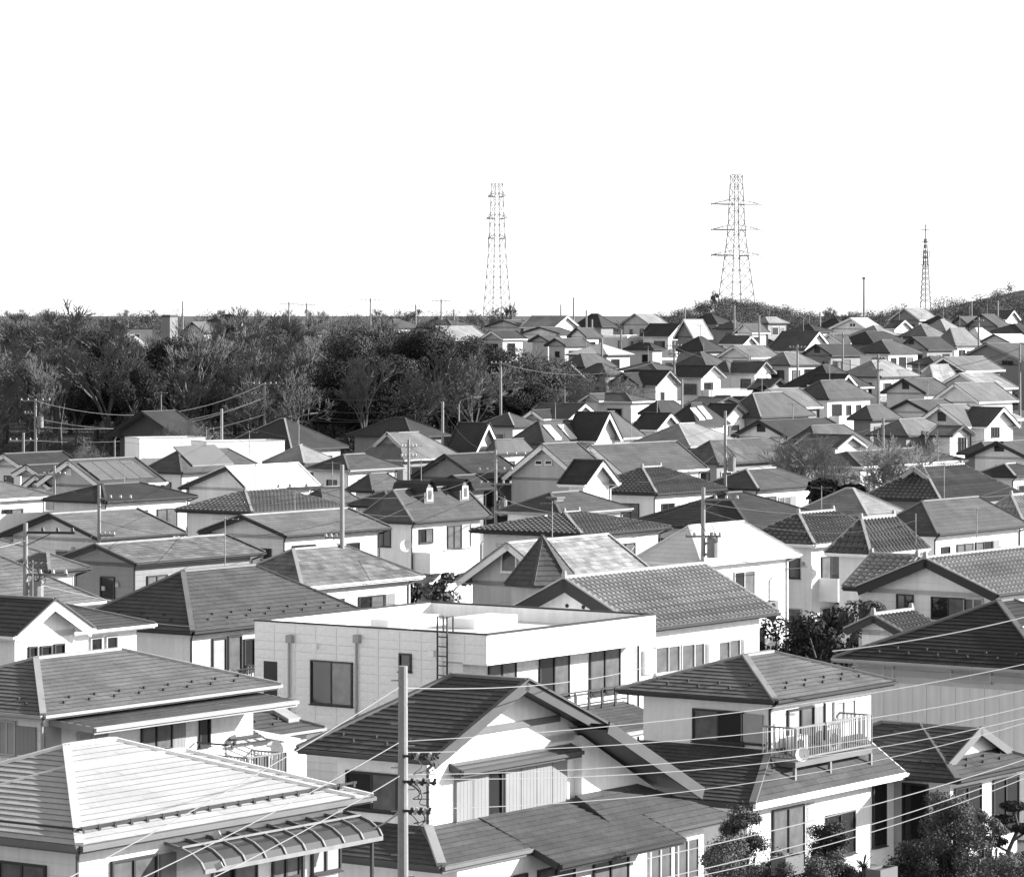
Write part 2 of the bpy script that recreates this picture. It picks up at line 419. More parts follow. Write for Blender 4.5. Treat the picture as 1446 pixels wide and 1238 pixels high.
    if lod < 2: gut.build('gutter', tm, e)
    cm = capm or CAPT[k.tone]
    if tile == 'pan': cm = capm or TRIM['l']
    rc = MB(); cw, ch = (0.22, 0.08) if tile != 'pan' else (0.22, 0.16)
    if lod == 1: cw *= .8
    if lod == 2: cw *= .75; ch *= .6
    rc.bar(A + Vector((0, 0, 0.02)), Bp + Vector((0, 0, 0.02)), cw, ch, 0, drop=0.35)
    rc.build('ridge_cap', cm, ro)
    hc = []
    for s_ in S:
        if s_[0] == 'end' and s_[5] > 0.01: hc += [(s_[1], s_[3]), (s_[2], s_[3])]
    for P, T in hc:
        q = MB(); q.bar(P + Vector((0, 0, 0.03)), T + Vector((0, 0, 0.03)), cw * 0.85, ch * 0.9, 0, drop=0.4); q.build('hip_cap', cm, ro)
    if tile == 'pan' and lod < 2:        # end tiles
        for P in [A, Bp]:
            q = MB(); q.tube(P, P + Vector((0, 0, 0.3)), 0.15, 0.08, 6, 0, True); q.build('ridge_end_tile', CAPT['g'], ro)
    # gablet of a hip-and-gable roof
    gl = k.b.get('gab')
    if gl and k.t == 'hip':
        g = m * gl; z2 = ze + p * g + 0.05
        gb = MB(); gf = MB(); gw = MB()
        if gl and k.b.get('gside', 'u') == 'u':
            a0, a1 = Q(g, g, z2), Q(L / 2, g, z2); b0, b1 = Q(g, W - g, z2), Q(L / 2, W - g, z2); ta, tb_ = Q(g, W / 2, zr + 0.06), Q(L / 2, W / 2, zr + 0.06)
            slope(gb, a0, a1, ta, tb_, ti, course, lift, seg); slope(gb, b1, b0, tb_, ta, ti, course, lift, seg)
            for P in (a0, b0): gf.bar(P, ta, 0.06, 0.26, 0, drop=0.8)
            gw.poly([Q(g + .35, g, z2 - .05), Q(g + .35, W - g, z2 - .05), Q(g + .35, W / 2, zr)])
        else:
            a0, a1 = Q(g, W / 2, z2), Q(g, g, z2); b0, b1 = Q(L - g, W / 2, z2), Q(L - g, g, z2); ta, tb_ = Q(L / 2, W / 2, zr + 0.06), Q(L / 2, g, zr + 0.06)
            slope(gb, a0, a1, ta, tb_, ti, course, lift, seg); slope(gb, b1, b0, tb_, ta, ti, course, lift, seg)
            for P in (a1, b1): gf.bar(P, tb_, 0.06, 0.26, 0, drop=0.8)
            gw.poly([Q(g, g + .35, z2 - .05), Q(L - g, g + .35, z2 - .05), Q(L / 2, g + .35, zr)])
        g1 = gb.build('gablet_roof', rm, e); gf.build('gablet_fascia', TRIM[k.b.get('gtrim', 'l')], g1); gw.build('gablet_wall', wm, g1)
    # walls
    ztop = ze + p * min(oh, 0.5) * 0.6 - th
    w.box(u0 + oh, u0 + L - oh, v0 + oh, v0 + W - oh, zb, ztop)
    dz = -th - 0.02
    if axis == 'u':
        for on, uu in ((e0 <= .01, oh), (e1 <= .01, L - oh - 0.2)):
            if on:
                y0, y1, yr = oh, W - oh, W * k.r
                zz0 = ze + p * y0 * 1.0 + dz; zz1 = ze + hr * (W - y1) / (W - yr) + dz
                a = [(u0 + uu, v0 + y0, ztop - .2), (u0 + uu, v0 + y1, ztop - .2), (u0 + uu, v0 + y1, zz1), (u0 + uu, v0 + yr, zr + dz), (u0 + uu, v0 + y0, zz0)]
                b2 = [(q[0] + 0.2, q[1], q[2]) for q in a]
                prism(w, a, b2)
    else:
        for on, vv in ((e0 <= .01, oh), (e1 <= .01, W - oh - 0.2)):
            if on:
                x0, x1, xr = oh, L - oh, L * k.r
                zz0 = ze + p * x0 + dz; zz1 = ze + hr * (L - x1) / (L - xr) + dz
                a = [(u0 + x0, v0 + vv, ztop - .2), (u0 + x1, v0 + vv, ztop - .2), (u0 + x1, v0 + vv, zz1), (u0 + xr, v0 + vv, zr + dz), (u0 + x0, v0 + vv, zz0)]
                b2 = [(q[0], q[1] + 0.2, q[2]) for q in a]
                prism(w, a, b2)
    w.build('wall', wm, e)
    if guards:
        gm = MB()
        for (P0, P1, T0) in ([(c00, c10, A)] if k.t != 'gv' else []) + ([(c01, c00, A)] if k.t != 'gu' else []):
            ed = (P1 - P0); ln = ed.length; ed.normalize(); rv = T0 - P0; up = rv - ed * rv.dot(ed); up.normalize()
            s_ = 0.9; i = 0
            while s_ < ln - 0.9:
                c_ = P0 + ed * s_ + up * (0.55 if i % 2 else 0.85)
                gm.box(c_.x - .035, c_.x + .035, c_.y - .035, c_.y + .035, c_.z, c_.z + 0.09); s_ += 0.55; i += 1
        tag(gm.build('snow_guard', DARKM, ro), None, None, None, 'stuff')
    if lod == 0 and bi == 0 or lod == 1 and bi == 0:       # downpipe at the near corner
        d = MB(); r = 0.045
        d.chain([Vector((u0 - .02, v0 - .02, ze - .1)), Vector((u0 + oh - .06, v0 + oh - .06, ze - .35)), Vector((u0 + oh - .06, v0 + oh - .06, 0))], r, 6); d.build('downpipe', tm, e)

def prism(mb, a, b):
    n = len(a); i = len(mb.v); mb.v.extend(a); mb.v.extend(b)
    mb.f.append(tuple(i + n - 1 - k for k in range(n))); mb.m.append(0)
    mb.f.append(tuple(i + n + k for k in range(n))); mb.m.append(0)
    for k in range(n):
        mb.f.append((i + k, i + (k + 1) % n, i + n + (k + 1) % n, i + n + k)); mb.m.append(0)

def add_skirt(hs, k, rs, tone, tile, wm):
    """lower roof over the ground floor along part of the right face"""
    dep = rs.uniform(.9, 1.5); a = k.oh + rs.uniform(-.6, k.L * .25); b = min(k.L - k.oh + .4, a + rs.uniform(3.0, 6.0)); z1 = k.ze - rs.uniform(2.5, 2.8); z0 = z1 - dep * .38
    v1 = k.v + k.oh; v0 = v1 - dep; q = MB(); P0, P1, T0, T1 = (Vector(c) for c in ((k.u + a, v0, z0), (k.u + b, v0, z0), (k.u + a, v1, z1), (k.u + b, v1, z1)))
    slope(q, P0, P1, T0, T1, 'slate' if tile != 'pan' or hs.lod == 2 else 'pan', .3 if hs.lod < 2 else 2.0, .02, 1.6, 0, .34, .07); d = Vector((0, 0, -.12)); q.poly([P0 + d, P1 + d, T1 + d, T0 + d], 1)
    o = q.build('lower_roof', [roof_mat(tone, tile), TRIM['g']], hs.e)
    f = MB(); f.bar(P0, P1, .05, .15, 0, drop=.95); f.bar(P0, T0, .05, .14, 0, drop=.9); f.bar(P1, T1, .05, .14, 0, drop=.9); f.build('fascia', hs.trim, o)
    if rs.random() < .7:
        w = MB(); w.box(k.u + a + .35, k.u + b - .35, v0 + .35, v1 - .01, -1.0, z0 - .05); w.build('lower_wall', wm, hs.e)
def clutter(hs, k, rs):
    for i in range(rs.choice((0, 1, 1, 2))):
        s = k.oh + rs.uniform(.3, max(.4, k.L - 2 * k.oh - 1.2)); z = k.ze - rs.choice((2.6, 2.7, 4.9)); q = MB(); y = k.v + k.oh
        q.box(k.u + s, k.u + s + .75, y - .42, y - .1, z, z + .58); o = q.build('air_conditioner', rs.choice((TRIM['w'], TRIM['l'])), hs.e)
        q = MB(); q.tube((k.u + s + .28, y - .422, z + .29), (k.u + s + .28, y - .436, z + .29), .22, .22, 12, 0, True); q.build('fan_grille', FRD, o)
        q = MB(); q.chain([Vector((k.u + s + .6, y - .05, z + .5)), Vector((k.u + s + .6, y - .05, z + 1.5)), Vector((k.u + s + .9, y - .05, z + 1.7))], .035, 5); q.build('refrigerant_duct', TRIM['l'], o)
    for i in range(rs.choice((1, 2, 3))):
        s = k.oh + rs.uniform(.3, max(.4, k.W - 2 * k.oh - .6)); z = k.ze - rs.uniform(.7, 2.6); q = MB(); x = k.u + k.oh
        q.box(x - .1, x, k.v + s, k.v + s + .2, z, z + .2); q.build('vent_hood', TRIM['l'], hs.e)
    d = MB(); d.chain([Vector((k.u + k.L + .02, k.v - .02, k.ze - .1)), Vector((k.u + k.L - k.oh + .05, k.v + k.oh - .06, k.ze - .35)), Vector((k.u + k.L - k.oh + .05, k.v + k.oh - .06, 0))], .045, 5); d.build('downpipe', hs.trim, hs.e)
def put_window(hs, k, face, s, z, w, h, panes=2, frame=None, glass=None, name='window', lod=None, off=0.0):
    frame = frame or FRD; glass = glass or GLASS
    fm, pm = window_mesh(w, h, panes, hs.lod if lod is None else lod, frame, glass, 0)
    if face == 'R': loc, rz = (k.u + s, k.v + k.oh - off, z), 0.0
    else: loc, rz = (k.u + k.oh - off, k.v + s + w, z), -math.pi / 2
    o = add(name, fm, hs.e, loc, rz)
    for q in pm: add('pane', q, o)
    return o
def auto_windows(hs, k, rs, glass=None):
    if k.L < 2.4 and k.W < 2.4: return
    zs = [k.ze - 1.95]
    if k.ze > 4.6: zs.append(k.ze - 4.7)
    for face, ln in (('R', k.L), ('L', k.W)):
        a, b = k.oh + 0.5, ln - k.oh - 0.5
        if b - a < 1.2: continue
        for zi, z in enumerate(zs):
            s = a + rs.random() * 0.8
            while s < b - 1.0:
                w = rs.choice((0.8, 1.3, 1.7, 1.7, 1.8)) if face == 'R' else rs.choice((0.6, 0.8, 1.2, 1.7))
                if s + w > b: break
                h = 1.2 if zi == 0 else 1.4
                if face == 'R' and rs.random() < 0.35: h = 1.75; z_ = z - 0.5
                else: z_ = z
                if w < 1: h = 0.9; z_ = z + 0.25
                g_ = glass or rs.choice((GLASS, GLASS, CURT, GLASS, GLASS, CURT) if face == 'R' else (GLASS, GLASS, CURT))
                put_window(hs, k, face, s, z_, w, h, 2 if w > 1 else 1, rs.choice((FRD, FRL, FRD, FRD)), g_)
                s += w
                if rs.random() < (0.45 if face == 'R' else 0.25) and s + 0.8 < b and hs.lod < 2:
                    q = MB(); wd = 0.75
                    if face == 'R': q.box(k.u + s + .08, k.u + s + wd, k.v + k.oh - .1, k.v + k.oh, z_ - .05, z_ + h + .05)
                    else: q.box(k.u + k.oh - .1, k.u + k.oh, k.v + s + .08, k.v + s + wd, z_ - .05, z_ + h + .05)
                    q.build('shutter_box', rs.choice((SHUT, PALE)), hs.e); s += wd
                s += rs.uniform(0.35, 1.3) if face == 'R' else rs.uniform(1.3, 3.2)
    # balcony on some two storey right faces
    if hs.lod < 3 and k.ze > 4.6 and k.L > 5 and rs.random() < 0.5 and k.b.get('bal', True):
        s0 = k.oh + rs.uniform(0.2, 1.0); s1 = s0 + rs.uniform(2.2, 3.2)
        balcony(hs, k, s0, min(s1, k.L - k.oh - .2), k.ze - 2.75, rs.choice(('solid', 'rail', 'solid')))
def balcony(hs, k, s0, s1, z, kind, dep=1.1, matl=None):
    u, v = k.u, k.v + k.oh
    m = MB(); m.box(u + s0, u + s1, v - dep, v + .01, z - .16, z)
    o = m.build('balcony', matl or TRIM['w'], hs.e)
    r = MB()
    if kind == 'solid':
        r.box(u + s0, u + s1, v - dep, v - dep + .08, z + .002, z + 1.0); r.box(u + s0, u + s0 + .08, v - dep + .08, v, z + .002, z + 1.0); r.box(u + s1 - .08, u + s1, v - dep + .08, v, z + .002, z + 1.0)
        r.build('balcony_wall', matl or TRIM['w'], o)
    else:
        for a, b in (((u + s0, v - dep + .03), (u + s1, v - dep + .03)), ((u + s0 + .03, v), (u + s0 + .03, v - dep)), ((u + s1 - .03, v), (u + s1 - .03, v - dep))):
            A, Bq = Vector((a[0], a[1], z)), Vector((b[0], b[1], z)); n = max(2, int((Bq - A).length / 0.13))
            for t in (0.1, 1.0): r.bar(A + Vector((0, 0, t)), Bq + Vector((0, 0, t)), .05, .05)
            for i in range(n + 1):
                c_ = A.lerp(Bq, i / n); r.bar(c_ + Vector((0, 0, 0.1)), c_ + Vector((0, 0, 1.0)), .028, .028, up=(1, 0, 0))
        r.build('railing', METAL, o)
    return o
# photo position -> place on a wall (used when measuring window sizes)
def onR(hs, k, x, y, off=None):
    off = k.oh if off is None else off
    X0, Y0 = k.X - hs.sa * off, k.Y + hs.ca * off; r = (x - CX) / F
    s = (r * Y0 - X0) / (hs.ca - r * hs.sa); Y = Y0 + hs.sa * s
    return s, ZC - (y - HY) / F * Y - hs.z
def onL(hs, k, x, y):
    X0, Y0 = k.X + hs.ca * k.oh, k.Y + hs.sa * k.oh; r = (x - CX) / F
    s = (r * Y0 - X0) / (-hs.sa - r * hs.ca); Y = Y0 + hs.ca * s
    return s, ZC - (y - HY) / F * Y - hs.z
def winR(hs, k, x0, y0, x1, y1, panes=2, frame=None, glass=None, **kw):
    a, zt = onR(hs, k, x0, y0); b, _ = onR(hs, k, x1, y0); _, zb = onR(hs, k, x0, y1)
    return put_window(hs, k, 'R', a, zb, b - a, zt - zb, panes, frame, glass, **kw)
def winL(hs, k, x0, y0, x1, y1, panes=2, frame=None, glass=None, **kw):
    a, zt = onL(hs, k, x0, y0); b, _ = onL(hs, k, x1, y0); _, zb = onL(hs, k, x0, y1)
    return put_window(hs, k, 'L', b, zb, a - b, zt - zb, panes, frame, glass, **kw)
def panelR(hs, k, x0, y0, x1, y1, matl, name='shutter', th=0.07):
    a, zt = onR(hs, k, x0, y0); b, _ = onR(hs, k, x1, y0); _, zb = onR(hs, k, x0, y1)
    q = MB(); q.box(k.u + a, k.u + b, k.v + k.oh - th, k.v + k.oh + .01, zb, zt); return q.build(name, matl, hs.e)
def panelL(hs, k, x0, y0, x1, y1, matl, name='shutter', th=0.07):
    a, zt = onL(hs, k, x0, y0); b, _ = onL(hs, k, x1, y0); _, zb = onL(hs, k, x0, y1)
    q = MB(); q.box(k.u + k.oh - th, k.u + k.oh + .01, k.v + b, k.v + a, zb, zt); return q.build(name, matl, hs.e)
def dish(hs, at, r=0.24):
    m = MB(); n = 14; c = Vector((0, 0, 0))
    rings = [(0.0, 0.0), (0.5, 0.02), (1.0, 0.08)]
    for (ra, da), (rb_, db) in zip(rings, rings[1:]):
        for i in range(n):
            t0, t1 = 2 * math.pi * i / n, 2 * math.pi * (i + 1) / n
            def q(rr, dd, t): return (rr * r * math.cos(t), -dd * 1.0, rr * r * math.sin(t))
            m.poly([q(ra, da, t0), q(rb_, db, t0), q(rb_, db, t1), q(ra, da, t1)] if ra else [q(0, 0, 0), q(rb_, db, t0), q(rb_, db, t1)])
    o = m.build('satellite_dish', TRIM['w'], hs.e, at, -math.radians(54.7) + 0.35)
    a = MB(); a.bar((0, 0.02, 0), (0, 0.3, -0.25), .04, .04); a.bar((0, 0, -r), (0, -0.28, -0.05), .025, .025); a.box(-.04, .04, -.34, -.26, -.08, .02)
    a.build('dish_arm', FRL, o); return o
# ------------------------------------------------------------------ the houses, front to back
V = Vector
# --- A: white roofed house in the bottom left corner
A_ = H('white tiled hip-roofed house in the bottom left corner, ribbed canopy over its balcony', 'v', 'l',
       [B('hip', 112, 1194, xr=500, W=8, p=0.37, oh=0.6), B('hip', 112, 1197, xr=527, W=6.4, p=0.37, oh=0.6, Y=79.0, win=False)], trim='g', win=False, seed=1)
# --- G: grey hip roof behind it
G_ = H('grey slate hip-roofed house with laundry balcony at left edge, behind the white roof', 'g', 'l',
       [B('hip', 61, 1010, xr=396, W=7, ay=930, oh=0.6)], trim='l', win=False, guards=True, cap=TRIM['l'])
# --- H: small low roof between
H_ = H('small low grey-roofed wing with a skylight, left of the big centre gable', 'm', 'l',
       [B('hip', 330, 1046, xr=458, W=5, p=0.4, h=4.0, oh=0.4)], trim='l', guards=True)
# --- F: flat white house
F_ = H('modern white flat-roofed house with wall ladder in the middle', 'w', 'l',
       [B('flat', 688, 897, 360, 926, h=6.4, par=0.55, pw='w', pd=0.45, po=1.0)], trim='d', win=False, name='flat_roof_house')
# --- B: centre gable house
B_ = H('white gabled house with row of shuttered windows behind the nearest pole', 'm', 'w',
       [B('gv', 612, 1073, xl=420, xr=869, ay=961, e1=2.0, oh=0.75, vb=0.3)], trim='m', win=False, guards=True, cap=TRIM['g'])
# --- C: balcony house
C_ = H('pale house with railed balcony and dark two-level hip roofs, right foreground', 'g', 'l',
       [B('hip', 1095, 989, xl=873, xr=1264, ay=926, oh=0.55)], trim='d', win=False, guards=True)
# --- E: big grey house at the right edge
E_ = H('large grey-panelled house with broad dark roof at the right edge', 'd', 'g',
       [B('hip', 1485, 948, xl=1177, L=9, ay=849, oh=0.55, Y=118)], trim='l', win=False, guards=True, cap=TRIM['g'])
# --- I
I_ = H('dark hip-roofed house left of the flat white house', 'm', 'l',
       [B('hip', 272, 892, W=6.2, xr=520, ay=807, oh=0.5)], trim='d', guards=True, win=False)
# --- J
J_ = H('bright white house with projecting gable beside a pole, left edge', 'm', 'w',
       [B('hip', 60, 897, xr=219, W=6, ay=846, Y=121.5, oh=0.45), B('gv', 22, 899, xr=133, W=7, ay=847, Y=118, oh=0.45, vb=0.34)], trim='w', win=False)
K1 = H('broad grey roof at the left edge directly above the bright white gable', 'g', 'l', [B('hip', -60, 868, xr=148, W=7, p=0.62, h=5.4)], trim='w')
K0 = H('grey-roofed house at left edge behind the pole with dark insulators', 'g', 'w', [B('hip', -45, 815, xr=128, W=8, ay=748, h=5.4), B('hip', 70, 806, xr=126, W=3.0, p=0.5, Y=160)], trim='d')
L1 = H('grey gable-roofed house with arched pale gable, behind two left poles', 'g', 'l', [B('gu', 140, 761, xl=0, xr=263, ay=726, h=5.2)], guards=True)
L2 = H('house with speckled shingle roof and dark gable left of the dark hip roof', 'g', 'm', [B('gu', 191, 795, xl=78, xr=374, ay=769, h=5.4)], tile='peb')
L3 = H('dark hip-roofed house whose ridge meets a pole with white insulators', 'd', 'l', [B('hip', 150, 708, xl=60, xr=279, ay=684)])
L4 = H('pale house with long white balcony at the left edge', 'g', 'w', [B('hip', -60, 708, xr=77, W=7, ay=672, bal=False)], trim='w')
L5 = H('grey gabled house with a large solar array on its roof', 'm', 'g', [B('gu', 142, 686, xl=50, xr=236, ay=650, vb=0.4)], trim='w', win=False)
L6a = H('white-trimmed small gable at the left edge, topmost of three', 'd', 'w', [B('gu', 29, 658, xl=-20, xr=112, ay=641, vb=0.4)], trim='w')
L6b = H('dark-roofed house with two white-trimmed gables at the left edge', 'd', 'w', [B('gu', 58, 671, xl=16, xr=104, ay=657, vb=0.4), B('gu', 70, 688, xl=30, xr=104, ay=671, Y=245, vb=0.35)], trim='w')
L8 = H('dark hip-roofed house with a pale roof panel in front of a long white wall', 'm', 'l', [B('hip', 257, 667, xl=197, xr=375, ay=636)], trim='d')
L9 = H('house with a large glaring white roof left of centre', 'w', 'l', [B('gu', 351, 692, xl=252, xr=452, ay=659, r=0.32)], tile='met', trim='d')
L10 = H('long white flat-topped building at the foot of the wood', 'w', 'w', [B('flat', 197, 619, xr=290, W=3, par=0.4, Y=279), B('flat', 291, 624, xr=402, W=3, par=0.3, Y=277, wall='w')], a=-27, keep=True, trim='l', cat='building', name='flat_roof_building', win=False)
L11 = H('shaded dark gable with one lit verge at the foot of the wood', 'd', 'd', [B('gu', 252, 618, xl=148, xr=300, ay=581, h=5.6, oh=0.9)], trim='d')  # dark wall tone paints in the shade under its deep eaves
L12 = H('wide black hip roof with small white skylight before the wood', 'd', 'l', [B('hip', 412, 634, xl=305, xr=493, ay=591)], trim='d', cap=TRIM['l'])
P24 = H('low dark hip-roofed house before the big evergreen', 'd', 'm', [B('hip', 582, 616, xl=489, xr=638, ay=590)])
M1 = H('light grey pyramid-roofed house right of the long white building', 'l', 'l', [B('hip', 430, 654, xl=370, xr=480, ay=628)])
M2 = H('low hip-roofed house above a bright white band, behind the tall centre-left pole', 'm', 'w', [B('hip', 493, 664, xl=429, xr=571, ay=642)], trim='l')
M3 = H('grey house with pale triangular gablet, below the big evergreen', 'g', 'l', [B('hip', 571, 649, xl=497, xr=655, ay=611, gab=0.45)], trim='l')
M4 = H('dark-walled house with two nested gables left of centre', 'd', 'm', [B('gu', 676, 676, xl=580, xr=745, ay=642), B('gu', 668, 690, xl=610, xr=700, ay=672, Y=218)], trim='d')
M5 = H('small dark pyramid roof behind the tall centre-left pole', 'm', 'l', [B('hip', 527, 693, xl=487, xr=580, ay=669)])
M6 = H('grey house with two round-topped dormers on its roof', 'm', 'w', [B('gu', 584, 737, xl=500, xr=695, ay=693, e0=0.9), B('hip', 552, 715, xl=488, xr=600, ay=694)], trim='d', win=False)
M7 = H('glazed-tile hip-roofed house in front of the glaring white roof', 'g', 'l', [B('hip', 356, 724, xl=248, xr=490, ay=694)], tile='pan')
M8 = H('grey gabled house with bright window wall, below a glazed-tile hip roof', 'g', 'l', [B('gu', 403, 756, xl=280, xr=552, ay=728)], trim='d')
M9 = H('tile hip-roofed house with bright hip ridge behind the tall centre-left pole', 'g', 'l', [B('hip', 427, 829, xl=300, xr=598, ay=776)], tile='peb', trim='w', cap=TRIM['l'])
M10 = H('grey house with a dark pointed turret roof and mottled pale roof', 'l', 'g', [B('gu', 790, 828, xl=644, xr=930, ay=767, vb=0.36)], tile='peb', trim='w', win=False)
M11 = H('house with bright white hip roof and white balcony right of centre', 'w', 'w', [B('hip', 992, 796, xl=890, xr=1130, ay=743)], trim='w')
M12 = H('white house with long glazed-tile gable roof behind the flat white house', 'l', 'w', [B('gu', 907, 889, xl=690, xr=1100, ay=817, vb=0.5, oh=0.55)], tile='pan', trim='d', win=False)
M13 = H('wide dark glazed-tile hip roof right behind the turret', 'm', 'l', [B('hip', 822, 755, xl=664, xr=948, ay=725)], tile='pan')
M14 = H('low grey roof with a square chimney in the middle', 'm', 'l', [B('hip', 792, 725, xl=700, xr=893, ay=696)], trim='l')
M15 = H('grey front gable with white bargeboards and two small dark vents', 'm', 'g', [B('gu', 823, 678, xl=708, xr=872, ay=627, vb=0.42)], trim='w', win=False)
M16 = H('grey gable-roofed house with small white porch gable, right of the twin-vent gable', 'm', 'l', [B('gu', 880, 669, xl=788, xr=1000, ay=629, vb=0.42), B('gv', 827, 685, xr=876, ay=650, W=2.1, Y=226, wall='w', roof='d', vb=0.4)], trim='w')
M17 = H('glazed-tile hip roof right of the small white porch gable', 'm', 'l', [B('hip', 927, 697, xl=812, xr=1026, ay=661)], tile='pan')
M17b = H('low hip roof behind the slim tall pole right of centre', 'm', 'l', [B('hip', 1071, 690, xl=985, xr=1163, ay=663)], cap=TRIM['l'])
M18 = H('broad dark hip roof with pole transformer arm in front', 'd', 'l', [B('hip', 1060, 746, xl=880, xr=1190, ay=696)])
N1 = H('hip roof with one bright side, above the tile-roofed house with finials', 'l', 'l', [B('hip', 1228, 731, xl=1112, xr=1288, ay=690)])
N2 = H('grey hip-roofed house over bright windows near the right edge', 'm', 'w', [B('hip', 1325, 754, xl=1226, xr=1455, ay=708)], guards=True)
N3 = H('tall two-tier glazed-tile hip roof near the right edge', 'm', 'm', [B('hip', 1328, 706, xl=1216, xr=1442, ay=660, gab=0.6)], tile='pan')
N4 = H('light glazed-tile roof corner at the right edge', 'l', 'w', [B('hip', 1445, 737, xl=1374, xr=1530, ay=700)], tile='pan')
N5 = H('tile-roofed house with ridge finials and white fascia on the right', 'm', 'l', [B('hip', 1150, 769, xl=1040, xr=1262, ay=726), B('hip', 1230, 783, xl=1165, xr=1312, ay=733, Y=178)], tile='pan', trim='w')
N6 = H('house with wide grey-boarded gable and glazed-tile roof at the right edge', 'l', 'l', [B('gu', 1408, 839, xl=1208, L=9, ay=789, vb=0.5), B('gv', 1255, 832, xl=1190, L=5, ay=786, Y=157, wall='l')], tile='pan', trim='d', sid='h', win=False)
N6p = H('small tile-roofed porch gable in front of the grey-boarded gable', 'm', 'l', [B('gu', 1275, 893, xl=1192, L=3.0, ay=869, h=3.0, Y=142, vb=0.3)], tile='pan', trim='d', win=False, cat='porch', name='entrance_porch')
# --- middle distance
O2 = H('pale hip-roofed house above bare shrubs, right of centre', 'l', 'g', [B('hip', 975, 630, xl=884, xr=1054, ay=598)], trim='l')
O2b = H('low dull mottled roof right of the pale hip roof', 'm', 'm', [B('hip', 1015, 654, xl=950, xr=1138, ay=622)], tile='peb')
P21 = H('grey hip roof with bright hip line at the right foot of the wood', 'm', 'l', [B('hip', 726, 601, xl=672, xr=765, ay=583)], cap=TRIM['l'])
P15a = H('small house with white-trimmed gable below the white-walled house', 'd', 'l', [B('gu', 768, 592, xl=734, xr=800, ay=579, vb=0.4)], trim='w')
P15b = H('long dark roof ending in a white-edged gable at the wood edge', 'm', 'w', [B('gv', 803, 592, xl=738, xr=851, ay=570, vb=0.4)], trim='w')
P19 = H('steep dark roof with narrow white gable end left of centre', 'd', 'w', [B('gv', 671, 640, xl=628, xr=710, ay=597, vb=0.4)], trim='w')
P19b = H('grey roof tucked right behind the narrow steep white gable', 'm', 'l', [B('hip', 702, 640, xl=682, xr=756, ay=603)])
P20 = H('grey roof with two bright skylights in the middle', 'm', 'l', [B('hip', 768, 626, xl=714, xr=852, ay=595)], cap=TRIM['d'])
P17 = H('steep dark roof with tall white triangular gable, right of the two skylights', 'd', 'w', [B('gv', 842, 623, xl=796, xr=880, ay=582, vb=0.45), B('hip', 866, 619, W=4, xr=914, ay=581, roof='m')], trim='w')
P18 = H('dark roof with white gable, right of the tall triangular gable', 'd', 'w', [B('gv', 928, 607, xl=890, xr=967, ay=583, vb=0.42)], trim='w')
P18b = H('black roof with two skylights behind the pale hip roof', 'd', 'w', [B('hip', 985, 600, xl=934, xr=1032, ay=569)])
P22 = H('white balcony house with black roof behind the slim tall pole', 'd', 'w', [B('gv', 1024, 591, xl=985, xr=1062, ay=570)], trim='d')
P23 = H('black-edged pale gable with attic vent right of the slim tall pole', 'd', 'l', [B('gu', 1112, 617, xl=1032, xr=1205, ay=594, vb=0.36)], trim='d')
P24b = H('grey hip roof just right of the low white flat building', 'm', 'l', [B('hip', 1075, 589, xl=1014, xr=1152, ay=555)], cap=TRIM['l'])
P25 = H('low white flat-roofed building among dark roofs, upper right centre', 'w', 'w', [B('flat', 1001, 551, xr=1083, W=6, h=4.2, par=0.4)], a=-30, keep=True, trim='w', cat='building', name='flat_roof_building')
P14 = H('white-walled house with low hip roof and three small windows', 'm', 'w', [B('hip', 893, 567, xl=815, xr=927, ay=555), B('gu', 846, 566, xl=817, xr=890, ay=556, vb=0.3)], trim='w', seed=3)
P12 = H('dark gable with small attic vent above the white-walled house', 'd', 'l', [B('gu', 902, 544, xl=856, xr=955, ay=527)], trim='d')
P13 = H('black roof with bright white gable end beside a pole, upper centre', 'd', 'w', [B('gv', 928, 544, xl=888, xr=965, ay=523)], trim='l')
P13b = H('black roof with grey-shadowed gable, second right of the upper centre pole', 'd', 'w', [B('gv', 992, 533, xl=942, xr=1026, ay=516)], trim='l')
P13c = H('grey roof with small white gable above the white flat building', 'm', 'w', [B('gv', 1068, 527, xl=1022, xr=1097, ay=510), B('hip', 1031, 526, xl=1000, xr=1050, ay=508)], trim='l')
P10 = H('mid-grey hip roof behind the upper centre pole', 'm', 'l', [B('hip', 998, 516, xl=950, xr=1034, ay=497)])
P8 = H('dark double-ridged hip roof above the mid-grey hip roof', 'd', 'm', [B('hip', 995, 495, xl=950, xr=1027, ay=475)])
P9 = H('grey roof with pale left gable and white verge, upper right centre', 'g', 'l', [B('gu', 1061, 505, xl=1010, xr=1104, ay=488, vb=0.4)], trim='w')
P9b = H('dark roof with tiny white gable above the pale gable', 'm', 'w', [B('gv', 1050, 486, xl=1014, xr=1072, ay=474, vb=0.4)], trim='w')
P4 = H('black roof with small light gable just left of the bright steep roof', 'd', 'w', [B('gv', 945, 475, xl=903, xr=976, ay=457)], trim='l')
P4b = H('bright steep grey roof below the hill with the pylon', 'l', 'l', [B('gu', 980, 478, xl=950, xr=1007, ay=451)], tile='met', trim='w')
P3 = H('pale-roofed gable house on the skyline left of the pylon hill', 'l', 'l', [B('gu', 917, 458, xl=875, xr=945, ay=443)], trim='l')
P5 = H('dark hip roof at the foot of the pylon hill', 'd', 'l', [B('hip', 1013, 456, xl=968, xr=1038, ay=443)])
P5b = H('grey hip roof right below the pylon hill', 'm', 'l', [B('hip', 1040, 464, xl=1005, xr=1068, ay=453)])
P5c = H('small gable house with white chimney wall below the pylon', 'm', 'w', [B('gu', 1062, 470, xl=1035, xr=1088, ay=457)], trim='w')
P1 = H('pale roof with white front gable on the skyline, right of the leafless tree', 'l', 'w', [B('gv', 783, 462, xl=733, xr=820, ay=446, vb=0.4)], trim='w')
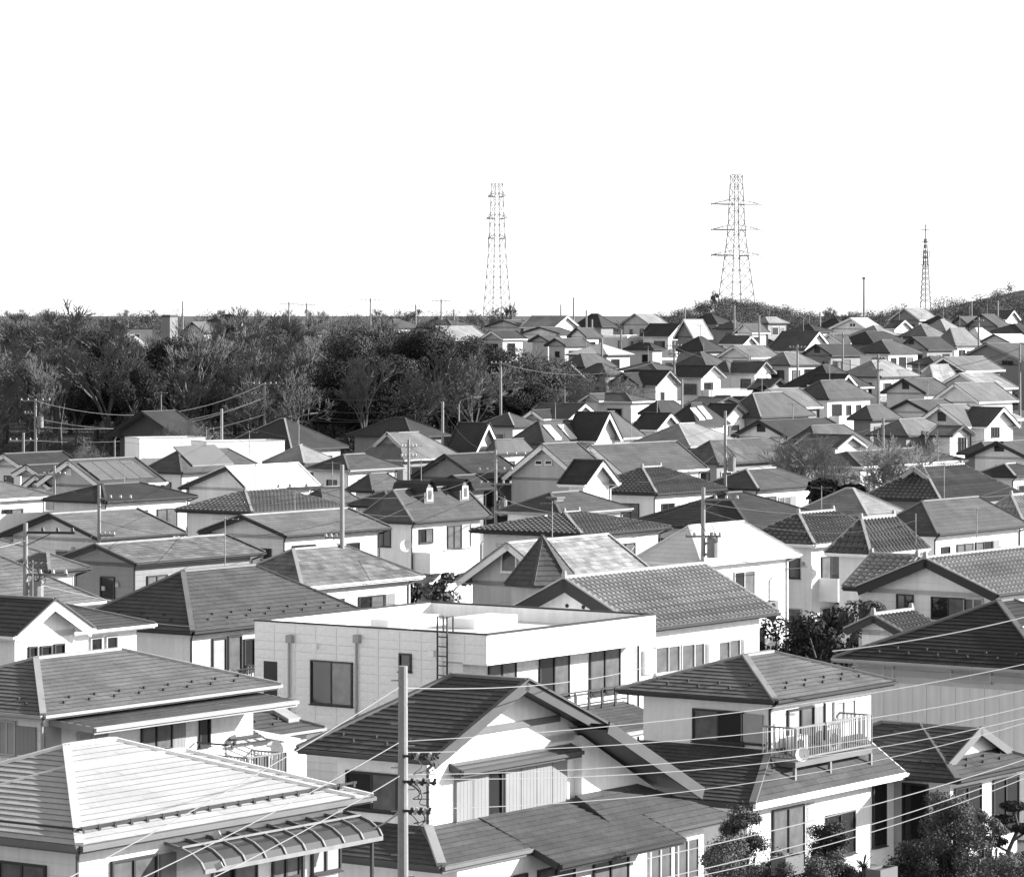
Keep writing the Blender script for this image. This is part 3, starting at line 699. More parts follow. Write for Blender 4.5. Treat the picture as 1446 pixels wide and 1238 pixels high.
P2 = H('dark hip roof on the skyline beside a pole, centre', 'd', 'l', [B('hip', 850, 461, xl=808, xr=872, ay=443)])
P6a = H('dark-edged low gable roof below the skyline white gable', 'm', 'l', [B('gu', 790, 471, xl=732, xr=815, ay=462)])
P6b = H('grey gable roof over white wall, second row under the skyline', 'm', 'w', [B('gu', 828, 476, xl=800, xr=852, ay=463)])
P6c = H('long grey gable roof directly above the right end of the wood', 'm', 'l', [B('gu', 799, 488, xl=768, xr=838, ay=478)])
P6d = H('small low gable left of the long grey roof above the wood', 'm', 'l', [B('gu', 775, 482, xl=745, xr=800, ay=473)])
P6e = H('dark-edged gable roof below the left pylon', 'm', 'l', [B('gu', 736, 461, xl=684, xr=762, ay=452)])
P6f = H('dark roof with white-edged triangular gable above the evergreen', 'd', 'l', [B('gu', 711, 479, xl=676, xr=745, ay=467, vb=0.4)], trim='w')
P6g = H('bright pale hip roof above the right tip of the wood', 'w', 'l', [B('hip', 858, 501, xl=798, xr=897, ay=485)])
P6h = H('long house with thin white roof edge, upper centre', 'm', 'g', [B('flat', 886, 474, xl=850, xr=935, par=0.3, pw='w')], trim='w')
P7 = H('small dark hip-roofed cottage, left of the upper centre pole', 'd', 'l', [B('hip', 923, 493, xl=878, xr=942, ay=484)])
P7b = H('long dark shed with white roof edge, upper centre', 'l', 'd', [B('flat', 926, 506, xl=853, xr=955, h=3.8, par=0.25, pw='w')], trim='w', cat='shed', name='flat_roof_shed')
P11 = H('grey hip roof right of the wood tip, beside a white rail', 'm', 'm', [B('hip', 857, 528, xl=812, xr=882, ay=513)])
P11a = H('dim hip roof directly above the white rail at the wood tip', 'm', 'm', [B('hip', 826, 518, xl=790, xr=872, ay=499)])
P11b = H('flat dim hip roof left of the upper centre pole', 'm', 'm', [B('hip', 928, 522, xl=872, xr=962, ay=511)])
# --- upper right
Oa = H('grey hip-roofed house with snow guards left of a slim pole, upper right', 'g', 'l', [B('hip', 1116, 515, xl=1070, xr=1160, ay=497)], cap=TRIM['l'])
O15 = H('pale gable with square attic vent and dark roof, upper right', 'd', 'l', [B('gu', 1175, 502, xl=1129, xr=1222, ay=486)])
Ob = H('dark roof with bright white gable above the square-vent gable', 'm', 'w', [B('gv', 1135, 496, xl=1083, xr=1179, ay=468, vb=0.45), B('gu', 1190, 485, xl=1150, xr=1215, ay=472, vb=0.3)], trim='w')
Oc = H('small dark hip roof behind the bright white upper right gable', 'd', 'l', [B('hip', 1152, 468, xl=1108, xr=1178, ay=457)])
Od = H('pale low roof right of the pylon hill', 'l', 'l', [B('hip', 1086, 456, xl=1062, xr=1116, ay=448)])
Oe = H('dark hip roof left of the twin-vent white gable', 'd', 'l', [B('hip', 1189, 462, xl=1150, xr=1207, ay=450)])
O21 = H('white gable with twin attic vents and bright roof below the treeline', 'w', 'w', [B('gu', 1223, 464, xl=1170, xr=1247, ay=449, r=0.42, vb=0.35)], trim='w')
Of = H('hip roof with a bright right side, right below the twin-vent gable', 'l', 'l', [B('hip', 1245, 475, xl=1195, xr=1275, ay=459)])
O16 = H('broad black hip roof below the twin-vent gable', 'd', 'm', [B('hip', 1235, 485, xl=1176, xr=1292, ay=468)])
O16b = H('long grey hip roof with white windows right of the square-vent gable', 'm', 'w', [B('hip', 1257, 498, xl=1202, xr=1303, ay=480)])
O14 = H('black hip roof with brilliant white right side, upper right', 'l', 'l', [B('hip', 1245, 532, xl=1180, xr=1302, ay=509)])
O13 = H('black hip roof with tiny white-trimmed dormer gable, upper right', 'd', 'w', [B('hip', 1178, 548, xl=1100, xr=1235, ay=515), B('gv', 1186, 544, xr=1211, W=4, ay=528, Y=385, vb=0.4)], trim='w')
O10 = H('grey hip roof over bright white walls, right of the gable with white verge', 'm', 'w', [B('hip', 1171, 563, xl=1112, xr=1238, ay=537)], seed=11)
O11 = H('grey roof with white verge and dark gable, left of the bright white walls', 'g', 'm', [B('gu', 1119, 576, xl=1048, xr=1163, ay=549, vb=0.4)], trim='w')
O22 = H('pale metal gable roof with attic windows under the wooded ridge', 'l', 'm', [B('gu', 1299, 452, xl=1254, xr=1327, ay=435)], trim='w')
Og = H('tiny white gable below the pale metal roof', 'm', 'w', [B('gv', 1265, 464, xl=1246, xr=1291, ay=452, vb=0.4)], trim='w')
Oh = H('dark roof touching the right end of the pale metal roof', 'd', 'm', [B('hip', 1335, 456, xl=1301, xr=1351, ay=446)])
Oi = H('pale right-sided hip roof right of the tiny white gable', 'l', 'l', [B('hip', 1337, 468, xl=1299, xr=1363, ay=451)])
Oj = H('grey hip roof with light right side left of the pale right-sided roof', 'g', 'm', [B('hip', 1310, 475, xl=1268, xr=1341, ay=458)])
Ok = H('low gable with dark front below the wooded ridge', 'm', 'm', [B('gu', 1369, 460, xl=1339, xr=1397, ay=447)])
Ol = H('grey gable roof beside a pole under the wooded ridge', 'm', 'm', [B('gu', 1409, 461, xl=1362, xr=1428, ay=444)])
Om = H('small roof with bright white gable triangle at the far right under the ridge', 'm', 'w', [B('gv', 1422, 451, xl=1398, xr=1442, ay=438, vb=0.4)], trim='w')
On = H('wide dark roof at the right edge under the ridge', 'd', 'l', [B('hip', 1448, 472, xl=1384, xr=1490, ay=457)])
O18 = H('grey hip roof with streaked slope, upper right', 'g', 'w', [B('hip', 1350, 488, xl=1315, xr=1389, ay=463)])
Oo = H('bright white roof sliver right of the streaked hip roof', 'w', 'l', [B('hip', 1385, 480, xl=1352, xr=1412, ay=463)])
Op = H('low gable with bright roof at the far right', 'w', 'l', [B('gu', 1427, 484, xl=1380, xr=1465, ay=472)], trim='d')
O17 = H('dark-walled gable with square vent, right of the long grey hip roof', 'd', 'm', [B('gu', 1311, 494, xl=1264, xr=1352, ay=476)])
O19 = H('tall pale gable wall with paired dark windows at the right edge', 'm', 'l', [B('gu', 1452, 514, xl=1338, xr=1500, ay=485, r=0.52)], trim='l', win=False)
O20 = H('grey roof with white verge and shadowed gable left of the paired windows', 'g', 'd', [B('gu', 1364, 524, xl=1300, xr=1420, ay=504, vb=0.4)], trim='w')
Or = H('speckled pale roof left of the slate roof with white verge', 'l', 'l', [B('hip', 1322, 548, xl=1284, xr=1368, ay=513)], tile='peb')
Os = H('speckled pale gable roof behind the slim far right pole', 'l', 'l', [B('gu', 1392, 549, xl=1318, xr=1438, ay=527)], tile='peb', trim='w')
O8 = H('house with dark-edged gable, attic vent and upper balcony, right', 'm', 'l', [B('gu', 1308, 555, xl=1243, xr=1350, ay=535, vb=0.36)], trim='d')
O9 = H('pale gable with double white verge and long grey roof, right', 'g', 'l', [B('gu', 1383, 568, xl=1312, xr=1439, ay=541, vb=0.4)], trim='w')
O7 = H('white house with dark curved gablet roof, right', 'm', 'w', [B('gu', 1311, 581, xl=1251, xr=1362, ay=565, vb=0.36)], trim='d')
O4 = H('house with grey gable and tall white wing with three slit windows, right', 'g', 'l', [B('gu', 1366, 603, xl=1286, xr=1405, ay=572, vb=0.42), B('gv', 1394, 603, xl=1350, xr=1441, ay=575, wall='w', roof='m', vb=0.45, win=False)], trim='w')
O3 = H('long row house with striped light and dark roof and small white gable', 'g', 'm', [B('hip', 1283, 615, xl=1222, xr=1352, ay=592), B('gv', 1345, 615, xl=1308, xr=1377, ay=601, wall='w', win=False)], trim='d')
O5 = H('pale dark-edged gable with black attic vent at the right edge', 'm', 'l', [B('gu', 1452, 646, xl=1364, L=9, ay=624, vb=0.36)], trim='d')
O6 = H('dark hip roof below the black-vent gable, right edge', 'd', 'l', [B('hip', 1434, 672, xl=1372, xr=1480, ay=655)], cap=TRIM['l'])
O1 = H('grey hip-roofed house with white half-timbered gable beside bare trees', 'm', 'l', [B('hip', 1162, 643, xl=1083, xr=1252, ay=601), B('gv', 1183, 632, xr=1226, W=4, ay=614, Y=278, wall='w', vb=0.36)], trim='l')
O1b = H('low white-walled house under grey roof behind the two bare trees', 'm', 'w', [B('hip', 1218, 659, W=6, xr=1388, ay=638)], trim='w')
# --- beyond the wood, left skyline
Q1 = H('white-walled house at the far left skyline', 'm', 'w', [B('hip', 12, 473, xl=-42, xr=34, ay=452)])
Q2 = H('long white apartment block seen above the wood', 'w', 'g', [B('flat', 160, 465, xr=215, W=8, h=6.4, par=0.5, pw='m')], a=-36, trim='d', cat='building', name='apartment_block')
Q3 = H('pale low roof glimpsed through the leafless wood', 'l', 'l', [B('hip', 172, 492, xl=143, xr=217, ay=473, h=6)])
Q4 = H('boxy dark-topped tower house on the left skyline', 'm', 'm', [B('flat', 240, 445, xl=228, xr=251, par=0.4, Y=660, pw='d')], trim='d')
Q5 = H('pale gable-roofed house right of the boxy tower house', 'g', 'l', [B('gu', 287, 469, xl=256, xr=306, ay=455)])
Q6 = H('dark hip roof on the left skyline', 'd', 'm', [B('hip', 330, 453, xl=292, xr=353, ay=444)])
Q7 = H('low dark roof on the skyline left of the left pylon', 'm', 'l', [B('hip', 640, 462, xl=580, xr=682, ay=451)])
Q7b = H('pale long gable roof above the evergreen crown', 'l', 'l', [B('gu', 641, 480, xl=588, xr=694, ay=461)], trim='l')
Q10 = H('pale wall patch of a house seen through the wood', 'l', 'w', [B('hip', 492, 506, xl=474, xr=514, ay=488, h=6)])
Q11 = H('grey roof on the skyline above the middle of the wood', 'm', 'l', [B('hip', 560, 462, xl=520, xr=600, ay=451)])
Q12 = H('faint pale-walled house behind the wood at left centre', 'm', 'w', [B('hip', 430, 470, xl=395, xr=470, ay=456)])

# roofs squeezed into the gaps between them
H('small dim hip roof squeezed below the dark-walled square-vent gable', 'm', 'm', [B('hip', 1322, 514, xl=1280, xr=1358, ay=503, h=5.2)])
H('dim roof just below the grey roof with small white gable', 'm', 'm', [B('gv', 1086, 549, xl=1055, xr=1117, ay=535, h=5.2)])
H('dark hip roof between the white-walled house and the black skylight roof', 'd', 'm', [B('hip', 934, 584, xl=900, xr=978, ay=566, h=5.2)])
H('low dark roof directly below the low white flat-roofed building', 'm', 'm', [B('gv', 1003, 574, xl=960, xr=1055, ay=561, h=5.2)])
H('plain grey roof left of the white house with curved gablet', 'm', 'm', [B('hip', 1232, 592, xl=1195, xr=1275, ay=572, h=5.2)])
H('grey hip roof left of the pale black-vent gable at the right edge', 'm', 'm', [B('hip', 1398, 641, xl=1350, xr=1444, ay=624, h=5.2)])
H('low grey roof between the glaring white roof and the tall centre-left pole', 'm', 'm', [B('hip', 458, 711, xl=420, xr=512, ay=688, h=5.0)])

# ------------------------------------------------------------------ details of the front houses
def lbox(hs, name, matl, x0, x1, y0, y1, z0, z1, parent=None):
    q = MB(); q.box(x0, x1, y0, y1, z0, z1); return q.build(name, matl, parent or hs.e)
def lean(hs, P0, P1, T0, T1, rm, name='lower_roof', trimm=None, tile='slate', hipcaps=()):
    """a lower roof plane with its own eave board, in house coordinates"""
    q = MB(); slope(q, P0, P1, T0, T1, tile, 0.24, 0.03, 0.91)
    d = V((0, 0, -0.14)); P0, P1, T0, T1 = map(V, (P0, P1, T0, T1))
    q.poly([P0 + d, P1 + d, T1 + d, T0 + d], 1)
    o = q.build(name, [rm, TRIM['g']], hs.e)
    f = MB(); f.bar(P0, P1, .05, .2, 0, drop=.97); f.bar(P0, T0, .05, .18, 0, drop=.9); f.bar(P1, T1, .05, .18, 0, drop=.9)
    f.build('fascia', trimm or hs.trim, o)
    g = MB(); ed = (P1 - P0).normalized(); out = V((ed.y, -ed.x, 0)); g.bar(P0 + out * .06 + V((0, 0, -.06)), P1 + out * .06 + V((0, 0, -.06)), .11, .1); g.build('gutter', trimm or hs.trim, o)
    return o

# A: windows, canopy with ribs, balcony
k = A_.blocks[0]
winL(A_, k, 2, 1215, 62, 1262, 2, FRD, CURT)
zc_ = k.ze
winR(A_, k, 158, 1216, 218, 1270, 2, FRD, CURT); panelR(A_, k, 224, 1206, 246, 1262, SHUT)
winR(A_, k, 300, 1198, 360, 1260, 2, FRD, GLASS); winR(A_, k, 385, 1180, 420, 1240, 2, FRD, CURT); winR(A_, k, 440, 1172, 476, 1232, 2, FRD, PALE)
can = MB(); n = 9; prof = [(0.0, 0.0), (-0.45, -0.07), (-0.8, -0.18), (-1.05, -0.34), (-1.15, -0.5)]
ua, ub = 3.5, 10.0; vb_, zt = k.oh, k.ze - 0.42
for (a, za), (b, zb) in zip(prof, prof[1:]):
    can.poly([(ua, vb_ + a, zt + za), (ub, vb_ + a, zt + za), (ub, vb_ + b, zt + zb), (ua, vb_ + b, zt + zb)])
co = can.build('canopy', mat('smoky_polycarbonate', 0.05, 0.25, 0.1, 1.0, spec=0.6), A_.e)
for i in range(n + 1):
    q = MB(); uu = ua + (ub - ua) * i / n
    for (a, za), (b, zb) in zip(prof, prof[1:]): q.bar((uu, vb_ + a, zt + za + .02), (uu, vb_ + b, zt + zb + .02), .05, .06)
    q.build('canopy_rib', METAL, co)
q = MB(); q.bar((ua, vb_ - 1.15, zt - .52), (ub, vb_ - 1.15, zt - .52), .07, .1); q.bar((ua, vb_ - .5, zt - .03), (ub, vb_ - .5, zt - .03), .04, .05); q.build('canopy_rail', METAL, co)
for uu in (ua + .4, ua + 3.6, ub - .3):
    q = MB(); q.bar((uu, vb_ - 1.08, zt - .5), (uu, vb_ - 1.08, zt - 3.0), .07, .07, up=(1, 0, 0)); q.build('canopy_post', DARKM, co)
bl = balcony(A_, k, 5.6, 10.2, k.ze - 3.15, 'rail', 1.5)
q = MB(); q.bar((k.u - .03, k.v - .03, k.ze - 0.9), (k.u - .03, k.v - .03, 0.2), 0.001, 0.001); 
gm = MB()
for uu in frange(0.6, 10.2, 18): gm.box(uu - .04, uu + .04, .42, .5, k.ze + .17, k.ze + .3)
gm.bar((0.3, .45, k.ze + .27), (10.3, .45, k.ze + .27), .04, .05)
tag(gm.build('snow_guard', DARKM, A_.e), None, None, None, 'stuff')
gm = MB(); gm.bar((.45, .3, k.ze + .27), (.45, 7.6, k.ze + .27), .04, .05); tag(gm.build('snow_guard', DARKM, A_.e), None, None, None, 'stuff')

# G: lower balcony roof, windows, laundry poles, air conditioner, dish
k = G_.blocks[0]; ze = k.ze
lean(G_, (1.3, -0.75, ze - 0.42), (10.6, -0.75, ze - 0.42), (0.9, 0.55, ze - 0.24), (10.2, 0.55, ze - 0.24), roof_mat('m', 'slate'), 'balcony_roof', TRIM['l'])
winL(G_, k, 0, 1020, 22, 1062, 2, FRL, PALE); panelL(G_, k, 24, 1024, 52, 1064, SHUT)
panelR(G_, k, 62, 1026, 84, 1056, PALE, 'window_screen')
winR(G_, k, 200, 1018, 240, 1060, 2, FRD, CURT); panelR(G_, k, 242, 1014, 260, 1058, SHUT); winR(G_, k, 282, 1006, 295, 1052, 1, FRD, GLASS)
winR(G_, k, 110, 1034, 150, 1075, 2, FRL, PALE)
for dz in (1.55, 1.95):
    q = MB(); q.tube((2.0, -.6, ze - dz), (7.6, -.6, ze - dz), .022, .022, 6); q.build('laundry_pole', FRL, G_.e)
for uu in (2.2, 4.9, 7.4):
    q = MB(); q.bar((uu, .55, ze - 1.5), (uu, -.7, ze - 1.5), .04, .05); q.bar((uu, -.6, ze - 1.45), (uu, -.6, ze - 2.1), .03, .03, up=(1, 0, 0)); q.build('laundry_bracket', DARKM, G_.e)
for i in range(7):
    q = MB(); uu = 3.2 + i * .22; q.bar((uu, -.6, ze - 1.56), (uu, -.6, ze - 1.85), .05, .03, up=(1, 0, 0)); q.build('clothes_peg', DARKM, G_.e)
balcony(G_, k, 8.4, 10.1, ze - 3.0, 'rail', 1.2)
dish(G_, (10.9, 0.4, ze - 2.05), 0.3)
q = MB()
for i in range(5): q.tube((9.6, .2 - .12 * i, ze - 1.3 - .05 * i), (11.6, -.1 - .12 * i, ze - 1.75 - .05 * i), .02, .02, 5)
q.build('drying_rack', FRL, G_.e)

# H: skylight
k = H_.blocks[0]
q = MB(); s_ = k.p; u0_, u1_ = 3.3, 3.9
q.hexa([(u0_, .5, k.ze + .5 * s_ + .03), (u1_, .5, k.ze + .5 * s_ + .03), (u1_, 1.3, k.ze + 1.3 * s_ + .03), (u0_, 1.3, k.ze + 1.3 * s_ + .03),
        (u0_, .5, k.ze + .5 * s_ + .15), (u1_, .5, k.ze + .5 * s_ + .15), (u1_, 1.3, k.ze + 1.3 * s_ + .15), (u0_, 1.3, k.ze + 1.3 * s_ + .15)])
q.build('skylight', PALE, H_.e)

# F: flat house
k = F_.blocks[0]; ze = k.ze; wz = ze - 1.0
winL(F_, k, 442, 932, 497, 991, 2, FRD, GLASS, off=.03); winL(F_, k, 567, 925, 581, 945, 1, FRD, GLASS, off=.03)
k.oh = 1.0; winR(F_, k, 690, 940, 727, 968, 2, FRD, CURT); winR(F_, k, 762, 930, 802, 988, 2, FRD, GLASS); winR(F_, k, 833, 920, 873, 980, 2, FRD, CURT); k.oh = 0.0
# cladding panels on the left face
pw_, ph_ = (k.W) / 11, 0.30
cols, rows = 11, int((ze - 0.06) / ph_)
ps = MB(); ps.box(-0.022, 0.0, 0.006, pw_ - 0.006, 0.005, ph_ - 0.005); pme = ps.mesh('wall_panel', mat('cladding_panel', 0.78, 0.8, 0.05, 0.8, fine=0.06, streak=0.06))
wins = [onL(F_, k, 442, 932) + onL(F_, k, 497, 991), onL(F_, k, 567, 925) + onL(F_, k, 581, 945)]
for c_ in range(cols):
    for r in range(rows):
        y, z = c_ * pw_, ze - 0.05 - (r + 1) * ph_
        if z < 2.4: continue
        if y < 0.95 and z < ze - 1.02: continue
        hit = False
        for (a, zt_, b, zb_) in wins:
            if y < a + .05 and y + pw_ > b - .05 and z < zt_ + .02 and z + ph_ > zb_ - .02: hit = hit or (y >= b - .25 and y + pw_ <= a + .25 and z >= zb_ - .1 and z + ph_ <= zt_ + .1)
        if hit: continue
        add('wall_panel', pme, F_.e, (-0.003, y, z))
# dark flat sheet paints the shade of an open stair at the left end
lbox(F_, 'stair_shade_sheet', TRIM['d'], -.035, -.028, 8.9, 9.5, 1.0, ze - 1.35)
# ladder
lv = onL(F_, k, 630, 900)[0]
lad = MB()
for dv in (-.2, .2):
    lad.bar((-.22, lv + dv, 1.5), (-.22, lv + dv, ze + .55), .05, .04, up=(0, 1, 0)); lad.bar((-.22, lv + dv, ze + .55), (.12, lv + dv, ze + .55), .05, .04); lad.bar((.12, lv + dv, ze + .55), (.12, lv + dv, ze), .05, .04, up=(0, 1, 0))
lo_ = lad.build('ladder', DARKM, F_.e)
z = 1.8
while z < ze: q = MB(); q.bar((-.22, lv - .2, z), (-.22, lv + .2, z), .035, .035); q.build('rung', DARKM, lo_); z += .32
for xx, yy in ((412, 905), (507, 905)):
    vv, z = onL(F_, k, xx, yy); q = MB(); q.box(-.2, -.026, vv - .12, vv + .12, z - .05, z + .22); q.tube((-.1, vv + .05, z), (-.1, vv + .05, 0.5), .045, .045, 6); q.build('downpipe', TRIM['l'], F_.e)
for xx, yy in ((447, 912), (612, 922)):
    vv, z = onL(F_, k, xx, yy); q = MB(); q.box(-.14, -.026, vv - .1, vv + .1, z - .1, z + .1); q.build('vent_hood', TRIM['w'], F_.e)
# raised curbs and kerbs on its roof
for (a, b, c_, d_, hgt) in ((1.2, 3.4, 5.6, 6.4, .22), (4.6, 7.6, 7.6, 8.4, .3), (6.2, 8.8, 5.0, 6.2, .34), (2.4, 4.0, 3.0, 3.5, .16)):
    lbox(F_, 'roof_curb', TRIM['w'], a, b, c_, d_, ze - .46, ze - .46 + hgt)
# translucent balcony roof at the foot of the right face
lean(F_, (3.6, -1.4, 2.7), (9.6, -1.4, 2.7), (3.6, .98, 3.35), (9.6, .98, 3.35), roof_mat('m', 'slate'), 'terrace_roof', TRIM['l'])
q = MB()
for z_ in (3.5, 3.95): q.bar((3.7, .7, z_), (9.5, .7, z_), .05, .05)
for uu in frange(3.7, 9.5, 7): q.bar((uu, .7, 3.2), (uu, .7, 3.97), .05, .05, up=(1, 0, 0))
q.build('terrace_railing', DARKM, F_.e)

# B: centre gable house
k = B_.blocks[0]; ze = k.ze
band = MB(); band.box(1.7, k.L - 1.7, k.oh - .09, k.oh + .01, ze + .35, ze + .52); band.build('belt_moulding', TRIM['g'], B_.e)
a0, zt = onR(B_, k, 641, 1096); a1, _ = onR(B_, k, 798, 1074); zb = onR(B_, k, 641, 1160)[1]
wdt = (a1 - a0) / 7
for i in range(7):
    if i == 2: put_window(B_, k, 'R', a0 + i * wdt, zb, wdt * .8, zt - zb, 1, FRD, GLASS)
    else:
        q = MB(); q.box(a0 + i * wdt + .01, a0 + (i + 1) * wdt - .02, k.oh - .09, k.oh + .01, zb, zt); q.build('shutter', SHUT, B_.e)
q = MB(); q.box(a0 - .1, a1 + .1, k.oh - .11, k.oh, zt + .01, zt + .09); q.box(a0 - .1, a1 + .1, k.oh - .13, k.oh, zb - .1, zb - .01); q.build('window_surround', TRIM['g'], B_.e)
lean(B_, (a0 - .2, k.oh - .36, zt + .2), (a1 + .25, k.oh - .36, zt + .2), (a0 - .2, k.oh + .02, zt + .36), (a1 + .25, k.oh + .02, zt + .36), roof_mat('m', 'met'), 'window_awning', TRIM['m'], 'met')
winL(B_, k, 492, 1090, 560, 1138, 2, FRD, GLASS)
# lower lean-to roof in front and left, with hips
z1, z2 = 3.0, 3.75
lean(B_, (-1.0, -1.0, z1 + .1), (2.9, -1.0, z1 + .1), (.55, k.oh + .01, z2), (2.9, k.oh + .01, z2), roof_mat('m', 'slate'), 'porch_roof', TRIM['g'])
lean(B_, (2.92, -1.9, z1 - .25), (8.9, -1.9, z1 - .25), (2.92, k.oh + .01, z2 + .03), (8.9, k.oh + .01, z2 + .03), roof_mat('m', 'slate'), 'porch_roof', TRIM['d'])
lean(B_, (-1.0, 4.6, z1 + .1), (-1.0, -1.0, z1 + .1), (k.oh + .0, 4.6, z2), (k.oh + .0, k.oh, z2), roof_mat('m', 'slate'), 'porch_roof')
q = MB(); q.bar((-1.0, -1.0, z1 + .14), (k.oh - .1, k.oh - .1, z2 + .04), .24, .1); q.build('hip_cap', TRIM['l'], B_.e)
lbox(B_, 'lower_wall', wall_mat('w'), -.2, 8.6, -.9, k.oh - .01, -1.2, z1 - .05)
for uu in (1.2, 3.4, 6.0):
    put_window(B_, k, 'R', uu, .9, 1.6, 1.5, 2, FRD, CURT, off=k.oh + .9 + .0)
# right-hand lower wing
k2u = k.L - 1.6
q = MB(); slope(q, (k.L + 3.6, -0.6, 3.6), (k.L + 3.6, 5.0, 3.6), (k.L - 1.2, -0.6, 5.9), (k.L - 1.2, 5.0, 5.9), 'slate', .24, .03, .91); d_ = V((0, 0, -.16))
P0, P1, T0, T1 = V((k.L + 3.6, -.6, 3.6)), V((k.L + 3.6, 5, 3.6)), V((k.L - 1.2, -.6, 5.9)), V((k.L - 1.2, 5, 5.9))
q.poly([P0 + d_, P1 + d_, T1 + d_, T0 + d_], 1); wr = q.build('wing_roof', [roof_mat('m', 'slate'), TRIM['g']], B_.e)
f = MB(); f.bar(P0 + V((0, 0, .05)), T0 + V((0, 0, .05)), .06, .34, 0, drop=.9); f.build('fascia', TRIM['m'], wr)
w = MB(); prism(w, [(k.L - .9, .5, -1), (k.L + 2.9, .5, -1), (k.L + 2.9, .5, 3.6), (k.L - .9, .5, 5.5)], [(k.L - .9, 4.8, -1), (k.L + 2.9, 4.8, -1), (k.L + 2.9, 4.8, 3.6), (k.L - .9, 4.8, 5.5)]); w.build('wall', wall_mat('w'), B_.e)
lean(B_, (7.2, -1.2, 2.9), (12.6, -1.2, 2.9), (7.2, .49, 3.9), (10.2, .49, 3.9), roof_mat('m', 'slate'), 'porch_roof')
lbox(B_, 'lower_wall', wall_mat('w'), 8.65, 12.0, -.6, .48, -1.2, 2.8)
for uu in (9.2, 10.6): put_window(B_, k, 'R', uu, .8, 1.0, 1.5, 2, FRL, CURT, off=k.oh + .6)

# C: balcony house
k = C_.blocks[0]; ze = k.ze; b1 = k
winL(C_, k, 981, 1001, 1047, 1044, 2, FRD, GLASS); panelL(C_, k, 1048, 1007, 1078, 1046, PALE)
q = MB(); zz = onL(C_, k, 1047, 1046)[1]; q.bar((k.oh - .06, onL(C_, k, 978, 1000)[0], zz - .06), (k.oh - .06, onL(C_, k, 1080, 1000)[0], zz - .06), .12, .06); q.build('window_sill', TRIM['d'], C_.e)
winR(C_, k, 1112, 1002, 1128, 1056, 1, FRD, PALE); winR(C_, k, 1130, 1000, 1147, 1052, 1, FRD, CURT); panelR(C_, k, 1148, 998, 1160, 1052, SHUT)
winR(C_, k, 1177, 994, 1205, 1016, 2, FRL, PALE)
bal = balcony(C_, k, 0.15, 4.7, ze - 1.8, 'rail', 1.15, TRIM['g'])
for uu in (.15, 2.2, 4.65):
    q = MB(); q.bar((k.u + uu, k.v + k.oh - 1.12, ze - 1.97), (k.u + uu, k.v + k.oh - 1.12, ze - 2.6), .09, .09, up=(1, 0, 0)); q.build('balcony_post', METAL, bal)
q = MB(); q.bar((1.9, k.oh - 1.12, ze - 1.3), (1.9, k.oh - 1.12, ze - .2), .07, .07, up=(1, 0, 0)); q.build('balcony_post', DARKM, bal)
dish(C_, (-.1, -.95, ze - 1.5), .22)
for uu in (1.3, 3.3):
    q = MB(); q.box(k.u + uu, k.u + uu + .75, k.oh - .45, k.oh - .12, ze - 1.8, ze - 1.2); o = q.build('air_conditioner', TRIM['w'], C_.e)
    q = MB(); q.tube((k.u + uu + .28, k.oh - .455, ze - 1.5), (k.u + uu + .28, k.oh - .47, ze - 1.5), .22, .22, 14, 0, True); q.build('fan_grille', FRD, o)
rm = roof_mat('m', 'slate')
z1, z2 = 2.95, 3.95
pu0, pv0 = -3.0, -1.05
lean(C_, (pu0, 5.2, z1), (pu0, pv0, z1), (k.oh, 5.2, z2 + .1), (k.oh, k.oh, z2 + .1), rm, 'lower_roof', TRIM['d'])
lean(C_, (pu0, pv0, z1), (6.0, pv0, z1), (k.oh, k.oh, z2 + .1), (6.0, k.oh, z2 + .1), rm, 'lower_roof', TRIM['w'])
q = MB(); q.bar((pu0, pv0, z1 + .03), (k.oh, k.oh, z2 + .13), .2, .08); q.build('hip_cap', TRIM['g'], C_.e)
lbox(C_, 'lower_wall', wall_mat('l'), pu0 + .7, 6.3, pv0 + .6, k.oh - .01, -1.2, z1 - .04)
lbox(C_, 'lower_wall', wall_mat('l'), pu0 + .71, k.oh, k.oh, 5.0, -1.2, z1 - .04)
fo = k.oh - (pv0 + .6)
for (uu, ww, hh, gl) in ((-.9, 1.7, 1.7, CURT), (2.2, 1.6, 1.2, GLASS), (5.0, .7, 1.9, GLASS)):
    put_window(C_, k, 'R', uu, .75, ww, hh, 2 if ww > 1 else 1, FRD, gl, off=fo)
q = MB(); q.box(1.0, 1.5, pv0 + .6, pv0 + .7, .7, 2.5); q.build('shutter', SHUT, C_.e)
# the single-storey wing on the right with hip-and-gable roof
kx = House(); Yd = 112.0
du, dv = (1353 - CX) / F * Yd - C_.X, Yd - C_.Y
kx.u, kx.v = du * C_.ca + dv * C_.sa, -du * C_.sa + dv * C_.ca
kx.L, kx.W, kx.p, kx.t, kx.oh, kx.r = 5.6, 7.0, .44, 'hip', .6, .5
kx.ze = ZC - (1101 - HY) / F * Yd - C_.z; kx.Y, kx.X = Yd, (1353 - CX) / F * Yd
kx.tone = 'm'; kx.b = dict(gab=.25, gside='v', gtrim='g')
build_block(C_, kx, rm, 'slate', wall_mat('l'), TRIM['d'], random.Random(4), TRIM['g'], 1, True)
for (uu, ww) in ((.9, 1.6), (3.4, 1.6)): put_window(C_, kx, 'R', uu, .8, ww, 1.6, 2, FRD, GLASS)
put_window(C_, kx, 'L', 1.4, .5, .8, 2.0, 1, FRD, GLASS)

